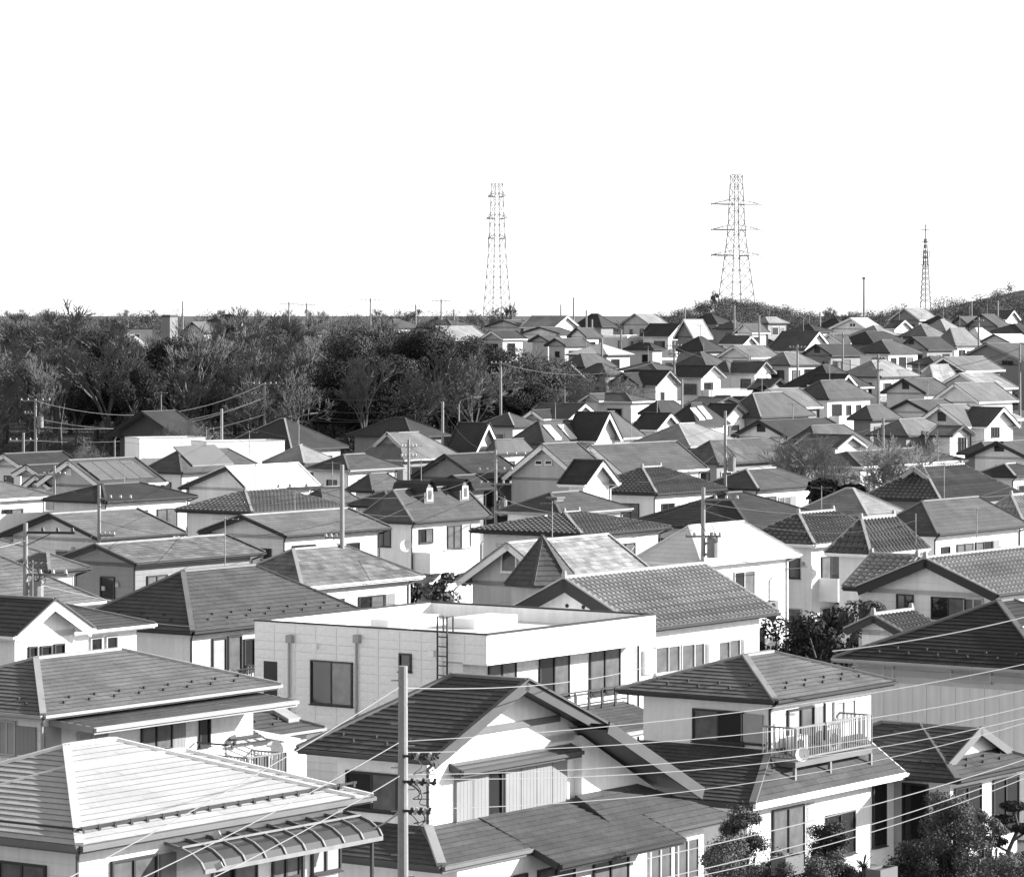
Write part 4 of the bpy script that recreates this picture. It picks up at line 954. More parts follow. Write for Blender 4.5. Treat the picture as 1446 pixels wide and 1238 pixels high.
# E: vertical wall panels on the left face, roof lights
k = E_.blocks[0]; ze = k.ze
n = 13; pwid = (k.W - 2 * k.oh) / n
ps = MB(); ps.box(-.025, 0, .006, pwid - .006, 0, ze - .55); pme = ps.mesh('wall_panel', mat('ribbed_panel', 0.66, 0.8, 0.06, .6, streak=.12))
for i in range(n): add('wall_panel', pme, E_.e, (k.oh - .002, k.oh + i * pwid, -.2))
q = MB(); q.box(k.oh - .06, k.oh + .02, k.oh - .03, k.W - k.oh + .03, ze - .52, ze - .3); q.build('frieze', TRIM['l'], E_.e)
winL(E_, k, 1250, 940, 1262, 958, 1, FRL, PALE); winL(E_, k, 1345, 944, 1400, 958, 2, FRL, PALE)
for i in range(3):
    q = MB(); s_ = k.p; u0_ = 2.4 + i * 1.3; y0_, y1_ = .9, 2.3
    q.hexa([(u0_, y0_, ze + y0_ * s_ + .05), (u0_ + 1.1, y0_, ze + y0_ * s_ + .05), (u0_ + 1.1, y1_, ze + y1_ * s_ + .05), (u0_, y1_, ze + y1_ * s_ + .05),
            (u0_, y0_, ze + y0_ * s_ + .14), (u0_ + 1.1, y0_, ze + y0_ * s_ + .14), (u0_ + 1.1, y1_, ze + y1_ * s_ + .14), (u0_, y1_, ze + y1_ * s_ + .14)])
    q.build('roof_panel', SKYL, E_.e)

# I: windows
k = I_.blocks[0]; ze = k.ze
winR(I_, k, 300, 902, 318, 950, 1, FRD, PALE); winR(I_, k, 322, 900, 340, 950, 1, FRD, CURT); winR(I_, k, 345, 905, 358, 946, 1, FRD, GLASS)
balcony(I_, k, 1.0, 3.6, ze - 2.5, 'rail', 1.0); dish(I_, (1.6, -.5, ze - 1.7), .28)
# J: windows
k = J_.blocks[1]; ze = k.ze
for x0, x1, y0 in ((41, 50, 913), (58, 69, 912), (77, 88, 909)): winR(J_, k, x0, y0, x1, y0 + 15, 1, FRD, GLASS)
k = J_.blocks[0]
winR(J_, k, 128, 902, 141, 919, 1, FRL, GLASS); winR(J_, k, 150, 900, 163, 917, 1, FRL, GLASS)
# L5 solar panels
k = L5.blocks[0]; ze = k.ze; sp = k.p
for i in range(5):
    for j in range(3):
        u0_, y0_ = .5 + i * 1.35, .5 + j * 1.0
        if u0_ + 1.3 > k.L or y0_ + .95 > k.W / 2: continue
        q = MB(); y1_ = y0_ + .93
        q.hexa([(u0_, y0_, ze + y0_ * sp + .06), (u0_ + 1.28, y0_, ze + y0_ * sp + .06), (u0_ + 1.28, y1_, ze + y1_ * sp + .06), (u0_, y1_, ze + y1_ * sp + .06),
                (u0_, y0_, ze + y0_ * sp + .12), (u0_ + 1.28, y0_, ze + y0_ * sp + .12), (u0_ + 1.28, y1_, ze + y1_ * sp + .12), (u0_, y1_, ze + y1_ * sp + .12)])
        q.build('solar_panel', SOLAR, L5.e)
vv, z = onL(L5, k, 98, 667); q = MB(); q.box(k.oh - .06, k.oh, vv - .22, vv + .22, z - .2, z + .25); q.build('gable_vent', TRIM['w'], L5.e)
# L4 balcony parapet
k = L4.blocks[0]; balcony(L4, k, k.L - 7.5, k.L - .3, k.ze - 1.9, 'solid', 1.3)
# L8 roof panel, L12 skylight, P20 / P18b skylights
def skylights(hs, pts, w=.9, l=1.2, matl=SKYL, name='skylight'):
    k = hs.blocks[0]
    for (x, y) in pts:
        # find the place on the right slope by stepping up from the eave
        best = None
        for i in range(60):
            off = i * k.W / 120; s_, z = onR(hs, k, x, y, off)
            d = abs(z - (k.ze + k.p * off))
            if best is None or d < best[0]: best = (d, s_, off)
        _, s_, off = best; o2 = off + l; q = MB()
        q.hexa([(s_, off, k.ze + off * k.p + .04), (s_ + w, off, k.ze + off * k.p + .04), (s_ + w, o2, k.ze + o2 * k.p + .04), (s_, o2, k.ze + o2 * k.p + .04),
                (s_, off, k.ze + off * k.p + .16), (s_ + w, off, k.ze + off * k.p + .16), (s_ + w, o2, k.ze + o2 * k.p + .16), (s_, o2, k.ze + o2 * k.p + .16)])
        q.build(name, matl, hs.e)
skylights(P20, [(784, 622), (805, 621)], 1.0, 1.2)
skylights(P18b, [(988, 594), (998, 592)], .9, 1.0)
skylights(L8, [(272, 660)], 4.6, 1.8, roof_mat('g', 'met'), 'roof_panel')
# M6 dormers, windows, balcony
k = M6.blocks[0]; ze = k.ze
for xx in (606, 656):
    off = 1.1; s_, z = onR(M6, k, xx, 712, off); zr_ = ze + off * k.p
    s_ -= .45
    w = MB(); a = [(s_, off, zr_), (s_ + .9, off, zr_), (s_ + .9, off, zr_ + .7), (s_ + .72, off, zr_ + 1.0), (s_ + .45, off, zr_ + 1.1), (s_ + .18, off, zr_ + 1.0), (s_, off, zr_ + .7)]
    prism(w, a, [(p_[0], p_[1] + 2.2, p_[2]) for p_ in a]); o = w.build('dormer', TRIM['g'], M6.e)
    r = MB(); pts = [(s_ - .14, zr_ + .62), (s_ + .12, zr_ + 1.1), (s_ + .45, zr_ + 1.25), (s_ + .78, zr_ + 1.1), (s_ + 1.04, zr_ + .62)]
    for (a1, z1_), (a2, z2_) in zip(pts, pts[1:]): r.poly([(a1, off - .2, z1_), (a2, off - .2, z2_), (a2, off + 2.2, z2_), (a1, off + 2.2, z1_)])
    r.build('dormer_roof', roof_mat('d', 'slate'), o)
    q = MB(); q.box(s_ + .17, s_ + .73, off - .05, off, zr_ + .12, zr_ + .85); g_ = q.build('dormer_window', TRIM['w'], o)
    q = MB(); q.poly([(s_ + .26, off - .055, zr_ + .2), (s_ + .64, off - .055, zr_ + .2), (s_ + .64, off - .055, zr_ + .75), (s_ + .26, off - .055, zr_ + .75)]); q.build('dormer_pane', CURT, o)
winR(M6, k, 592, 748, 610, 766, 2, FRD, GLASS); winR(M6, k, 632, 744, 650, 774, 2, FRD, CURT); winR(M6, k, 652, 743, 664, 772, 1, FRL, PALE)
balcony(M6, k, .6, 3.6, ze - 2.7, 'solid', 1.2); dish(M6, (-.2, .4, ze - 1.3), .35)
winL(M6, k, 533, 748, 551, 770, 2, FRD, GLASS)
# M10 turret, gable window
k = M10.blocks[0]; ze = k.ze
vv, z = onL(M10, k, 718, 806); put_window(M10, k, 'L', vv - .35, z, .65, .95, 1, TRIM['w'], CURT)
Yt = k.Y - 3.2; tc_ = px(766, 823, Yt); n = 6; R_, hgt = 1.62, 1.95
du, dv = tc_.x - M10.X, tc_.y - M10.Y; tu, tv = du * M10.ca + dv * M10.sa, -du * M10.sa + dv * M10.ca; tz = tc_.z - M10.z
w = MB(); w.tube((tu, tv, -1), (tu, tv, tz - .02), R_ * .84, R_ * .84, n); to = w.build('turret', wall_mat('g'), M10.e)
r = MB(); ap = V((tu, tv, tz + hgt))
for i in range(n):
    t0, t1 = 2 * math.pi * (i + .35) / n, 2 * math.pi * (i + 1.35) / n
    a, b = V((tu + R_ * math.cos(t0), tv + R_ * math.sin(t0), tz)), V((tu + R_ * math.cos(t1), tv + R_ * math.sin(t1), tz))
    slope(r, a, b, ap, ap, 'slate', .24, .03, .6); r.poly([a - V((0, 0, .1)), b - V((0, 0, .1)), V((tu, tv, tz - .1))]); r.poly([a - V((0, 0, .1)), b - V((0, 0, .1)), b, a]); r.bar(a + V((0, 0, .03)), ap + V((0, 0, .03)), .12, .06)
r.build('turret_roof', roof_mat('m', 'slate'), to)
# M12 right wall windows and attic vents
k = M12.blocks[0]; ze = k.ze
for x0, y0, x1, y1, gl in ((925, 915, 942, 950, CURT), (943, 913, 957, 948, CURT), (962, 912, 978, 946, CURT), (980, 910, 993, 944, CURT), (1014, 906, 1027, 934, CURT), (1029, 904, 1043, 931, CURT)): winR(M12, k, x0, y0, x1, y1, 1, FRL, gl)
for x0, y0, x1, y1 in ((907, 918, 922, 952), (997, 908, 1010, 940), (1047, 902, 1064, 926)): panelR(M12, k, x0, y0, x1, y1, TRIM['w'], 'shutter_box', .14)
for xx, yy in ((801, 855), (824, 857)):
    vv, z = onL(M12, k, xx, yy); q = MB(); q.tube((k.oh - .03, vv, z), (k.oh + .02, vv, z), .075, .075, 12, 0, True); q.build('gable_vent', TRIM['d'], M12.e)
# M14 chimney
k = M14.blocks[0]; s_, z = onR(M14, k, 785, 722, 1.6)
q = MB(); q.box(s_ - .35, s_ + .35, 1.3, 1.95, k.ze, z + .75); q.box(s_ - .42, s_ + .42, 1.23, 2.02, z + .752, z + .85); q.build('chimney', TRIM['g'], M14.e)
# M15 vents
k = M15.blocks[0]
for xx in (757, 771): winL(M15, k, xx, 650, xx + 9, 655, 1, TRIM['w'], GLASS)
# N6 windows on the boarded gable
k = N6.blocks[0]
winL(N6, k, 1268, 839, 1288, 857, 2, FRD, GLASS); winL(N6, k, 1317, 844, 1362, 871, 2, FRD, GLASS); winL(N6, k, 1363, 845, 1386, 866, 2, FRL, CURT)
# O4 / O3 slit windows, O19 paired windows
k = O4.blocks[1]
for i in range(3): winR(O4, k, 1400 + i * 4, 604, 1402 + i * 4, 617, 1, FRD, GLASS)
k = O3.blocks[1]
for i in range(3): winR(O3, k, 1353 + i * 4, 619, 1355.5 + i * 4, 637, 1, FRD, GLASS)
k = O19.blocks[0]; winL(O19, k, 1416, 510, 1422, 514.5, 1, FRD, GLASS); winL(O19, k, 1423.5, 510.5, 1429.5, 515, 1, FRD, GLASS)
def attic(hs, x, y, w=.5, h=.6, bi=0):
    k = hs.blocks[bi]; vv, z = onL(hs, k, x, y); q = MB(); q.box(k.oh - .06, k.oh + .01, vv - w / 2, vv + w / 2, z - h / 2, z + h / 2); q.build('attic_vent', TRIM['d'], hs.e)
for hs_, x, y in ((O15, 1154, 494), (O17, 1287, 482), (O8, 1279, 544), (O5, 1411, 630), (P12, 881, 535), (O4, 1330, 588), (P23, 1075, 603)): attic(hs_, x, y, .8, .8)
for xx in (1202, 1206): attic(O21, xx, 459, .3, .4)
# ------------------------------------------------------------------ poles and wires
POLEMESH = {}
def pole(x, ytop, Y, label, r=0.12, arms=(), trans=False, lod=1, bolts=False, slim=False, group='utility poles'):
    top = px(x, ytop, Y); b = gpx(x, Y); hgt = top.z - b.z
    e = bpy.data.objects.new('utility_pole', None); C.objects.link(e); e.location = b; tag(e, label, 'utility pole', group)
    n = 12 if Y < 180 else 7
    r = r * (.85 if Y > 100 else 1.0)
    m = MB(); m.tube((0, 0, -.5), (0, 0, hgt), r * 1.4, r, n, 0, True)
    if bolts:
        for i in range(int(hgt / .45)):
            s = 1 if i % 2 else -1; z = hgt - .3 - i * .45
            if z > 1.5: m.bar((0, 0, z), (s * (r * 1.3 + .12), 0, z), .025, .025)
    smooth(m.mesh('x', CONC)) if False else None
    po = m.build('post', CONC, e)
    for (dz, ln, ang, kind) in arms:
        z = hgt - dz; d = V((math.cos(ang), math.sin(ang), 0)); q = MB(); side = 1.0
        a0 = -d * ln if kind != 'one' and kind != 'oned' else V((0, 0, 0)); a1 = d * ln
        q.bar(a0 + V((0, 0, z)), a1 + V((0, 0, z)), .09, .09); q.bar(a1 * .55 + V((0, 0, z)), V((0, 0, z - .5)), .03, .03)
        ao = q.build('cross_arm', METAL if kind != 'oned' else DARKM, e)
        for t in (-.95, -.5, .5, .95) if a0.length > 0 else (.35, .65, .95):
            c_ = d * ln * t + V((0, 0, z)); q = MB(); q.tube(c_, c_ + V((0, 0, .12)), .03, .03, 6); q.tube(c_ + V((0, 0, .06)), c_ + V((0, 0, .19)), .075, .045, 7, 0, True)
            q.build('insulator', CERAM if kind != 'oned' else CERAMD, ao)
    if trans:
        q = MB(); zt = hgt - trans
        q.tube((.42, -.1, zt - .85), (.42, -.1, zt), .26, .26, 12, 0, True); q.tube((.42, -.1, zt), (.42, -.1, zt + .1), .28, .2, 12, 0, True); q.bar((0, 0, zt - .2), (.42, -.1, zt - .2), .1, .1); q.bar((0, 0, zt - .7), (.42, -.1, zt - .7), .1, .1)
        for i in (-1, 1): q.tube((.42 + .1 * i, -.1, zt + .1), (.42 + .1 * i, -.1, zt + .3), .035, .03, 6)
        q.build('transformer', METAL, e)
        q = MB(); rr = random.Random(int(x))
        for i in range(5):
            a = V((rr.uniform(-.2, .5), rr.uniform(-.3, .1), zt + rr.uniform(.2, 1.1))); b_ = V((rr.uniform(.1, .6), -.2, zt + rr.uniform(-.3, .3))); pts = []
            for t in frange(0, 1, 6): pts.append(a.lerp(b_, t) + V((.25 * math.sin(t * 3.1), -.1, -.3 * math.sin(t * 3.14))))
            q.chain(pts, .018, 4)
        q.build('jumper_cable', WIRED, e)
    return e
p1 = pole(569, 940, 76, 'tall bare concrete pole in the centre foreground', .098, bolts=True)
for j, (yy, ww) in enumerate(((1066, .75), (1102, .7), (1143, .55))):      # service brackets with clamps and cable loops
    z = px(569, yy, 76).z - p1.location.z; q = MB(); q.bar((0, -.1, z), (ww, -.16, z - .03), .05, .05); bo = q.build('service_bracket', DARKM, p1)
    rr = random.Random(j)
    for i in range(5):
        cx_ = .15 + ww * .85 * i / 5; q = MB(); q.tube((cx_, -.16, z - .07), (cx_ + .05, -.18, z + .07), .04, .03, 6, 0, True); q.build('clamp', CERAM if i % 2 else DARKM, bo)
    q = MB()
    for i in range(4):
        a, b_ = V((rr.uniform(.05, ww), -.2, z)), V((rr.uniform(.05, ww), -.2, z - rr.uniform(.15, .6))); pts = [a.lerp(b_, t) + V((.12 * math.sin(t * 6.2), -.02, -.12 * math.sin(t * 3.14))) for t in frange(0, 1, 8)]
        q.chain(pts, .011, 4)
    q.build('jumper_cable', WIRED if j else WIREL, bo)
p2 = pole(36, 738, 135, 'pole with dark crossarm insulators and transformer at the left edge', .1, arms=((.35, 1.9, -.2, 'oned'), (1.9, 1.6, -.15, 'one')), trans=2.2)
p3 = pole(140, 685, 190, 'pole with white insulators on one-sided arm, left, second from the edge', .1, arms=((.7, 1.7, 0, 'one'), (2.6, .8, 0, 'one')))
p4 = pole(77, 657, 240, 'thin dark pole in front of the twin white-trimmed gables', .09, arms=((.6, .7, 0, 'two'),))
p5 = pole(483, 656, 160, 'tall pole right of the glaring white roof', .11, arms=((1.0, 2.4, 3.3, 'one'), (3.2, .8, 2.8, 'one')))
p6 = pole(313, 577, 285, 'plain pole standing before the long white building', .12)
p7 = pole(625, 567, 285, 'plain bright pole right of the low dark hip roof', .12)
p8 = pole(577, 620, 232, 'slender dark-studded pole in front of the pale gablet house', .1, arms=((.5, .5, .4, 'two'), (1.1, .5, .4, 'two')), bolts=True)
p9 = pole(700, 635, 215, 'pole with cluttered arms left of the twin-vent grey gable', .1, arms=((.3, 1.8, 0, 'one'), (1.2, 1.0, .2, 'two'), (2.0, .9, 0, 'two')), trans=3.0)
p10 = pole(993, 688, 165, 'pole with transformer rising over the bright white hip roof', .11, arms=((.55, 1.6, 0, 'one'), (2.2, .8, .1, 'two')), trans=2.3)
p11 = pole(1024, 580, 240, 'slim tall bare pole right of the pale hip roof', .11, trans=3.1)
p12 = pole(50, 563, 300, 'pole with crossarm and hanging boxes before the left of the wood', .12, arms=((.15, 1.2, 0, 'two'), (1.2, .9, 3.1, 'one')), trans=1.5)
p13 = pole(33, 611, 290, 'short pole beside the left crossarm pole, nearer the white-trimmed gables', .12, arms=((.6, 1.1, .3, 'two'),))
p14 = pole(374, 540, 350, 'crossarm pole against the dark middle of the wood', .12, arms=((.15, 1.1, 0, 'two'), (1.1, 1.3, 3.1, 'one')))
p15 = pole(707, 510, 345, 'crossarm pole at the right end of the wood', .13, arms=((.2, .9, 0, 'two'),))
p16 = pole(952, 482, 400, 'upper centre pole between black roofs', .14, arms=((.5, .8, 0, 'two'), (1.4, .6, 0, 'two')))
p17 = pole(963, 535, 335, 'short pole in front of the white gables, upper centre', .12)
p18 = pole(1126, 487, 425, 'slim pole with round lamp box, upper right', .14, arms=((.3, .9, 0, 'two'),))
p19 = pole(1240, 500, 365, 'studded pole left of the upper balcony gable', .13, arms=((.5, .7, 0, 'two'), (1.6, .5, 0, 'two')), bolts=True)
p20 = pole(1247, 590, 300, 'pale plain pole in front of the striped row house', .12)
p21 = pole(1440, 487, 410, 'pole with box at the right edge', .14, trans=2.0)
p22 = pole(1190, 470, 455, 'dark pole in front of the square-vent gable', .13, arms=((.3, .9, 0, 'two'),))
p23 = pole(1382, 448, 470, 'dark pole beside the streaked hip roof', .15, arms=((.5, .6, 0, 'two'),))
p24 = pole(1409, 424, 600, 'pole standing up under the wooded ridge, far right', .16)
p25 = pole(1293, 725, 182, 'thin metal mast beside the bright wall below the tall two-tier roof', .035)
sky_poles = [(408, 426, 650, 'twin-bar', True), (433, 428, 690, 'thin', True), (523, 421, 620, 'tall cross-shaped', True), (587, 430, 690, 'short', True), (623, 422, 630, 'tall crossarm', True), (641, 437, 640, 'stub', False),
             (810, 420, 620, 'tall thick', False), (792, 430, 680, 'faint', False), (828, 438, 560, 'low', False), (836, 451, 540, 'pale', False), (877, 466, 490, 'plain grey', False), (850, 478, 470, 'slim', False),
             (967, 436, 610, 'lean', False), (1037, 431, 560, 'tall plain', False), (1072, 446, 520, 'broad pale', False), (1158, 440, 560, 'small', False), (1372, 425, 640, 'bright', False), (258, 425, 700, 'thin dark', False)]
for i, (x, y, Y, wd, arm) in enumerate(sky_poles):
    near = {408: 'above the wood left of centre', 433: 'right of the twin-bar pole on the skyline', 523: 'on the skyline above the middle of the wood', 587: 'on the skyline above the evergreen', 623: 'on the skyline left of the left pylon', 641: 'between the left pylon and the tall crossarm pole',
            810: 'on the skyline right of the pale roof with white gable', 792: 'behind the pale skyline roof with white gable', 828: 'right of the dark skyline hip roof', 836: 'in front of the long grey roofs, upper centre', 877: 'before the long white-edged house', 850: 'above the bright pale hip roof',
            967: 'left of the pylon hill', 1037: 'in front of the pylon hill', 1072: 'right of the pole before the pylon hill', 1158: 'below the far treeline, left of the twin-vent gable', 1372: 'before the wooded ridge at right', 258: 'behind the boxy tower house'}[x]
    pole(x, y, Y, wd + ' pole ' + near, .15, arms=((.35, 1.6 if arm else .5, 0, 'two'),) if arm else ())

def wire(label, a, b, sag=0.4, r=0.012, m=None, cat='cable', group='overhead cables', name='overhead_cable'):
    pts = []; n = 14
    for i in range(n + 1):
        t = i / n; p = a.lerp(b, t); p.z -= sag * 4 * t * (1 - t); pts.append(p)
    q = MB(); q.chain(pts, r, 4); o = q.build(name, m or WIREL); tag(o, label, cat, group); return o
def pw(x, y, Y): return px(x, y, Y)
# near spans leaving the foreground pole
P1 = 76.0
wire('upper cable dropping from the foreground pole to the lower left', pw(565, 969, P1), pw(-40, 1310, 52), .12, .010)
wire('middle cable dropping from the foreground pole to the lower left', pw(565, 1047, P1), pw(20, 1322, 54), .12, .010)
wire('lower cable dropping from the foreground pole to the lower left', pw(566, 1094, P1), pw(120, 1322, 56), .12, .010)
wire('cable from the foreground pole to the ribbed canopy roof', pw(567, 1142, P1), pw(512, 1172, 82), .1, .02)
wire('cable from the foreground pole top towards the flat white house', pw(574, 971, P1), pw(925, 938, 118), .25, .012)
R1 = [('topmost long cable crossing the right foreground', 1046, 1446, 934, 100, .35), ('second long cable crossing the right foreground', 1062, 1446, 970, 100, .45), ('third long cable crossing the right foreground', 1093, 1446, 993, 98, .5),
      ('fourth long cable crossing the right foreground', 1099, 1446, 1008, 98, .55), ('fifth long cable crossing the right foreground, lowest from the pole', 1142, 1446, 1012, 97, .6)]
for lb, y0, x1, y1, Y1, sg in R1: wire(lb, pw(573, y0, P1), pw(x1 + 60, y1 - 10, Y1), sg, .010)
wire('cable crossing the lower right garden, uppermost', pw(640, 1262, 70), pw(1500, 1054, 92), .3, .012)
wire('cable crossing the lower right garden, middle', pw(820, 1262, 72), pw(1500, 1068, 92), .3, .011)
wire('cable crossing the lower right garden, lowest', pw(850, 1262, 72), pw(1500, 1076, 92), .34, .010)
for (x, y) in ((306, 1178), (309, 1222)):
    c_ = pw(x, y, 66); q = MB(); q.tube(c_ - V((.06, 0, .03)), c_ + V((.06, 0, .03)), .06, .06, 8, 0, True)
    tag(q.build('cable_clamp', CERAM), 'white cable clamp on the ' + ('middle' if y < 1200 else 'lower') + ' drop cable over the white roof', 'clamp', 'cable clamps')
# spans between the middle poles
def span(i, lb, A, Bq, sag, r=.016, m=None): wire(lb, pw(*A), pw(*Bq), sag, r, m)
span(0, 'upper pale cable from the left transformer pole over the dark hip roof', (40, 821, 135), (640, 858, 150), .9, .018)
span(0, 'middle pale cable from the left transformer pole over the dark hip roof', (40, 838, 135), (640, 870, 148), .9, .018)
span(0, 'lower pale cable from the left transformer pole over the white gable', (45, 838, 135), (360, 885, 128), .4, .018)
span(0, 'cable running left off the picture from the left transformer pole, upper', (36, 763, 135), (-60, 778, 128), .1)
span(0, 'cable running left off the picture from the left transformer pole, lower', (36, 840, 135), (-60, 882, 128), .1, .025)
span(0, 'cable between the white-insulator pole and the tall centre-left pole, upper', (140, 700, 190), (483, 690, 160), .7, .014, WIRED)
span(0, 'cable between the white-insulator pole and the tall centre-left pole, lower', (140, 768, 190), (483, 770, 160), .8, .014)
span(0, 'cable from the tall centre-left pole to the dormer house', (483, 745, 160), (610, 695, 195), .3, .013, WIRED)
span(0, 'cable from the tall centre-left pole rightward past the dish, upper', (483, 785, 160), (890, 828, 150), .6, .014)
span(0, 'cable from the tall centre-left pole rightward past the dish, lower', (483, 842, 160), (720, 850, 150), .3, .014)
span(0, 'cable fan from the tall centre-left pole to the cluttered pole, upper', (483, 700, 160), (700, 660, 215), .7, .014, WIRED)
span(0, 'cable fan from the tall centre-left pole to the cluttered pole, lower', (483, 720, 160), (700, 690, 215), .8, .014, WIRED)
span(0, 'pale cable from the cluttered pole to the chimney roof', (702, 700, 215), (800, 725, 196), .2, .02)
span(0, 'dark cable crossing the turret and mottled roof', (700, 770, 170), (993, 790, 165), .8, .016, WIRED)
span(0, 'long dark cable from the transformer pole over the wide tile roof, upper', (993, 706, 165), (700, 768, 190), .5, .016, WIRED)
span(0, 'long dark cable from the transformer pole over the wide tile roof, lower', (993, 730, 165), (700, 778, 190), .5, .016, WIRED)
span(0, 'dark cable sagging across the bright white hip roof', (993, 765, 165), (1140, 800, 178), .5, .018, WIRED)
span(0, 'cable from the transformer pole to the tile roof with finials', (993, 710, 165), (1446, 680, 230), 1.2, .016, WIRED)
span(0, 'cable from the slim tall pole down to the right', (1024, 630, 240), (1240, 700, 215), .8, .014, WIRED)
span(0, 'cable from the slim tall pole down to the left', (1024, 630, 240), (900, 680, 228), .7, .014, WIRED)
span(0, 'cable from the lower eaves to the right edge roof in front of the tile porch', (1175, 919, 108), (1500, 857, 112), .15, .022)
# spans across the wood
span(0, 'upper pale cable in front of the wood, left span', (50, 566, 300), (374, 541, 350), 2.0, .022, WIREM)
span(0, 'upper pale cable in front of the wood, right span', (374, 543, 350), (707, 513, 345), 2.4, .022, WIREM)
span(0, 'second pale cable in front of the wood, left span', (50, 590, 300), (374, 560, 350), 1.8, .02, WIREM)
span(0, 'second pale cable in front of the wood, right span', (374, 560, 350), (707, 532, 345), 2.4, .02, WIREM)
span(0, 'lower sagging cable in front of the wood, left span', (50, 602, 300), (374, 562, 350), 1.2, .022, WIREM)
span(0, 'lower sagging cable in front of the wood, right span', (374, 566, 350), (707, 534, 345), 2.8, .022, WIREM)
span(0, 'low cable above the long white building', (50, 622, 300), (374, 585, 345), 1.0, .02, WIREM)
span(0, 'low cable along the foot of the wood, right span', (374, 584, 350), (707, 556, 345), 1.6, .02, WIREM)
span(0, 'cable leaving the left crossarm pole to the left edge', (50, 588, 300), (-40, 602, 300), .3, .02, WIREM)
span(0, 'cable from the wood-end pole to the right, upper', (707, 513, 345), (952, 500, 400), 1.6, .02, WIREM)
span(0, 'cable from the wood-end pole to the right, lower', (707, 535, 345), (963, 545, 335), 1.2, .02, WIREM)
span(0, 'cable among the upper right roofs', (1126, 492, 425), (1440, 492, 410), 2.5, .03, WIRED)

for i, (lb, a, b) in enumerate((('thin service wire above the solar roof', (140, 690, 190), (77, 665, 240)), ('thin service wire over the glazed-tile hip roof', (313, 600, 285), (483, 665, 160)), ('thin service wire above the pale pyramid roof', (313, 590, 285), (577, 625, 232)),
        ('thin service wire crossing the nested dark gables', (577, 630, 232), (700, 645, 215)), ('thin service wire over the two-skylight roof', (625, 575, 285), (700, 640, 215)), ('thin service wire past the twin-vent gable to the tall slim pole', (700, 640, 215), (1024, 600, 240)),
        ('thin service wire over the low hip roof to the right bare tree', (1024, 610, 240), (1247, 600, 300)), ('thin service wire above the striped row house', (1247, 596, 300), (1446, 600, 300)), ('thin service wire over the upper right white walls', (1126, 495, 425), (1240, 510, 365)),
        ('thin service wire from the upper centre pole over black roofs', (952, 490, 400), (1126, 492, 425)), ('thin service wire down to the low white flat building', (952, 500, 400), (963, 540, 335)), ('thin service wire over the white-sided hip roof', (1240, 508, 365), (1440, 495, 410)),
        ('thin service wire left over the speckled shingle roof', (140, 745, 190), (36, 760, 135)), ('thin service wire across the grey gable with bright windows', (483, 735, 160), (140, 735, 190)), ('thin service wire over the finial roof', (993, 720, 165), (1293, 735, 182)))):
    wire(lb, pw(*a), pw(*b), .8 if a[2] < 300 else 1.6, .011 if a[2] < 300 else .018, WIRED)
# street lamps
def street_lamp(x, ytop, Y, arm, label):
    b = gpx(x, Y); top = px(x, ytop, Y); h = top.z - b.z
    e = bpy.data.objects.new('street_lamp', None); C.objects.link(e); e.location = b; tag(e, label, 'street lamp', 'street lamps at the wood')
    q = MB(); q.tube((0, 0, -.3), (0, 0, h - .5), .09, .07, 8); pts = [V((0, 0, h - .5)), V((arm * .12, 0, h - .15)), V((arm * .4, 0, h)), V((arm, 0, h + .15))]; q.chain(pts, .05, 6); q.build('post', METAL, e)
    q = MB(); q.hexa([(arm * .8, -.12, h + .06), (arm * 1.25, -.12, h + .14), (arm * 1.25, .12, h + .14), (arm * .8, .12, h + .06), (arm * .8, -.1, h + .2), (arm * 1.25, -.06, h + .24), (arm * 1.25, .06, h + .24), (arm * .8, .1, h + .2)]); q.build('lamp_head', FRL, e)
street_lamp(648, 563, 320, 1.6, 'curved street lamp at the right foot of the wood')
street_lamp(162, 613, 318, 1.5, 'curved street lamp left of the shaded dark gable')
street_lamp(420, 586, 322, 1.4, 'street lamp above the black roof with skylight')
# white rail beside the wood tip
q = MB(); a, b = pw(806, 515, 395), pw(834, 541, 388); q.bar(a, b, .14, .14); q.bar(pw(800, 519, 396), a, .14, .14); q.bar(a, V((a.x, a.y, ground(a.x, a.y) - .3)), .1, .1, up=(1, 0, 0)); q.bar(b, V((b.x, b.y, ground(b.x, b.y) - .3)), .1, .1, up=(1, 0, 0))
tag(q.build('handrail', FRL), 'slanting white rail at the right tip of the wood', 'rail')

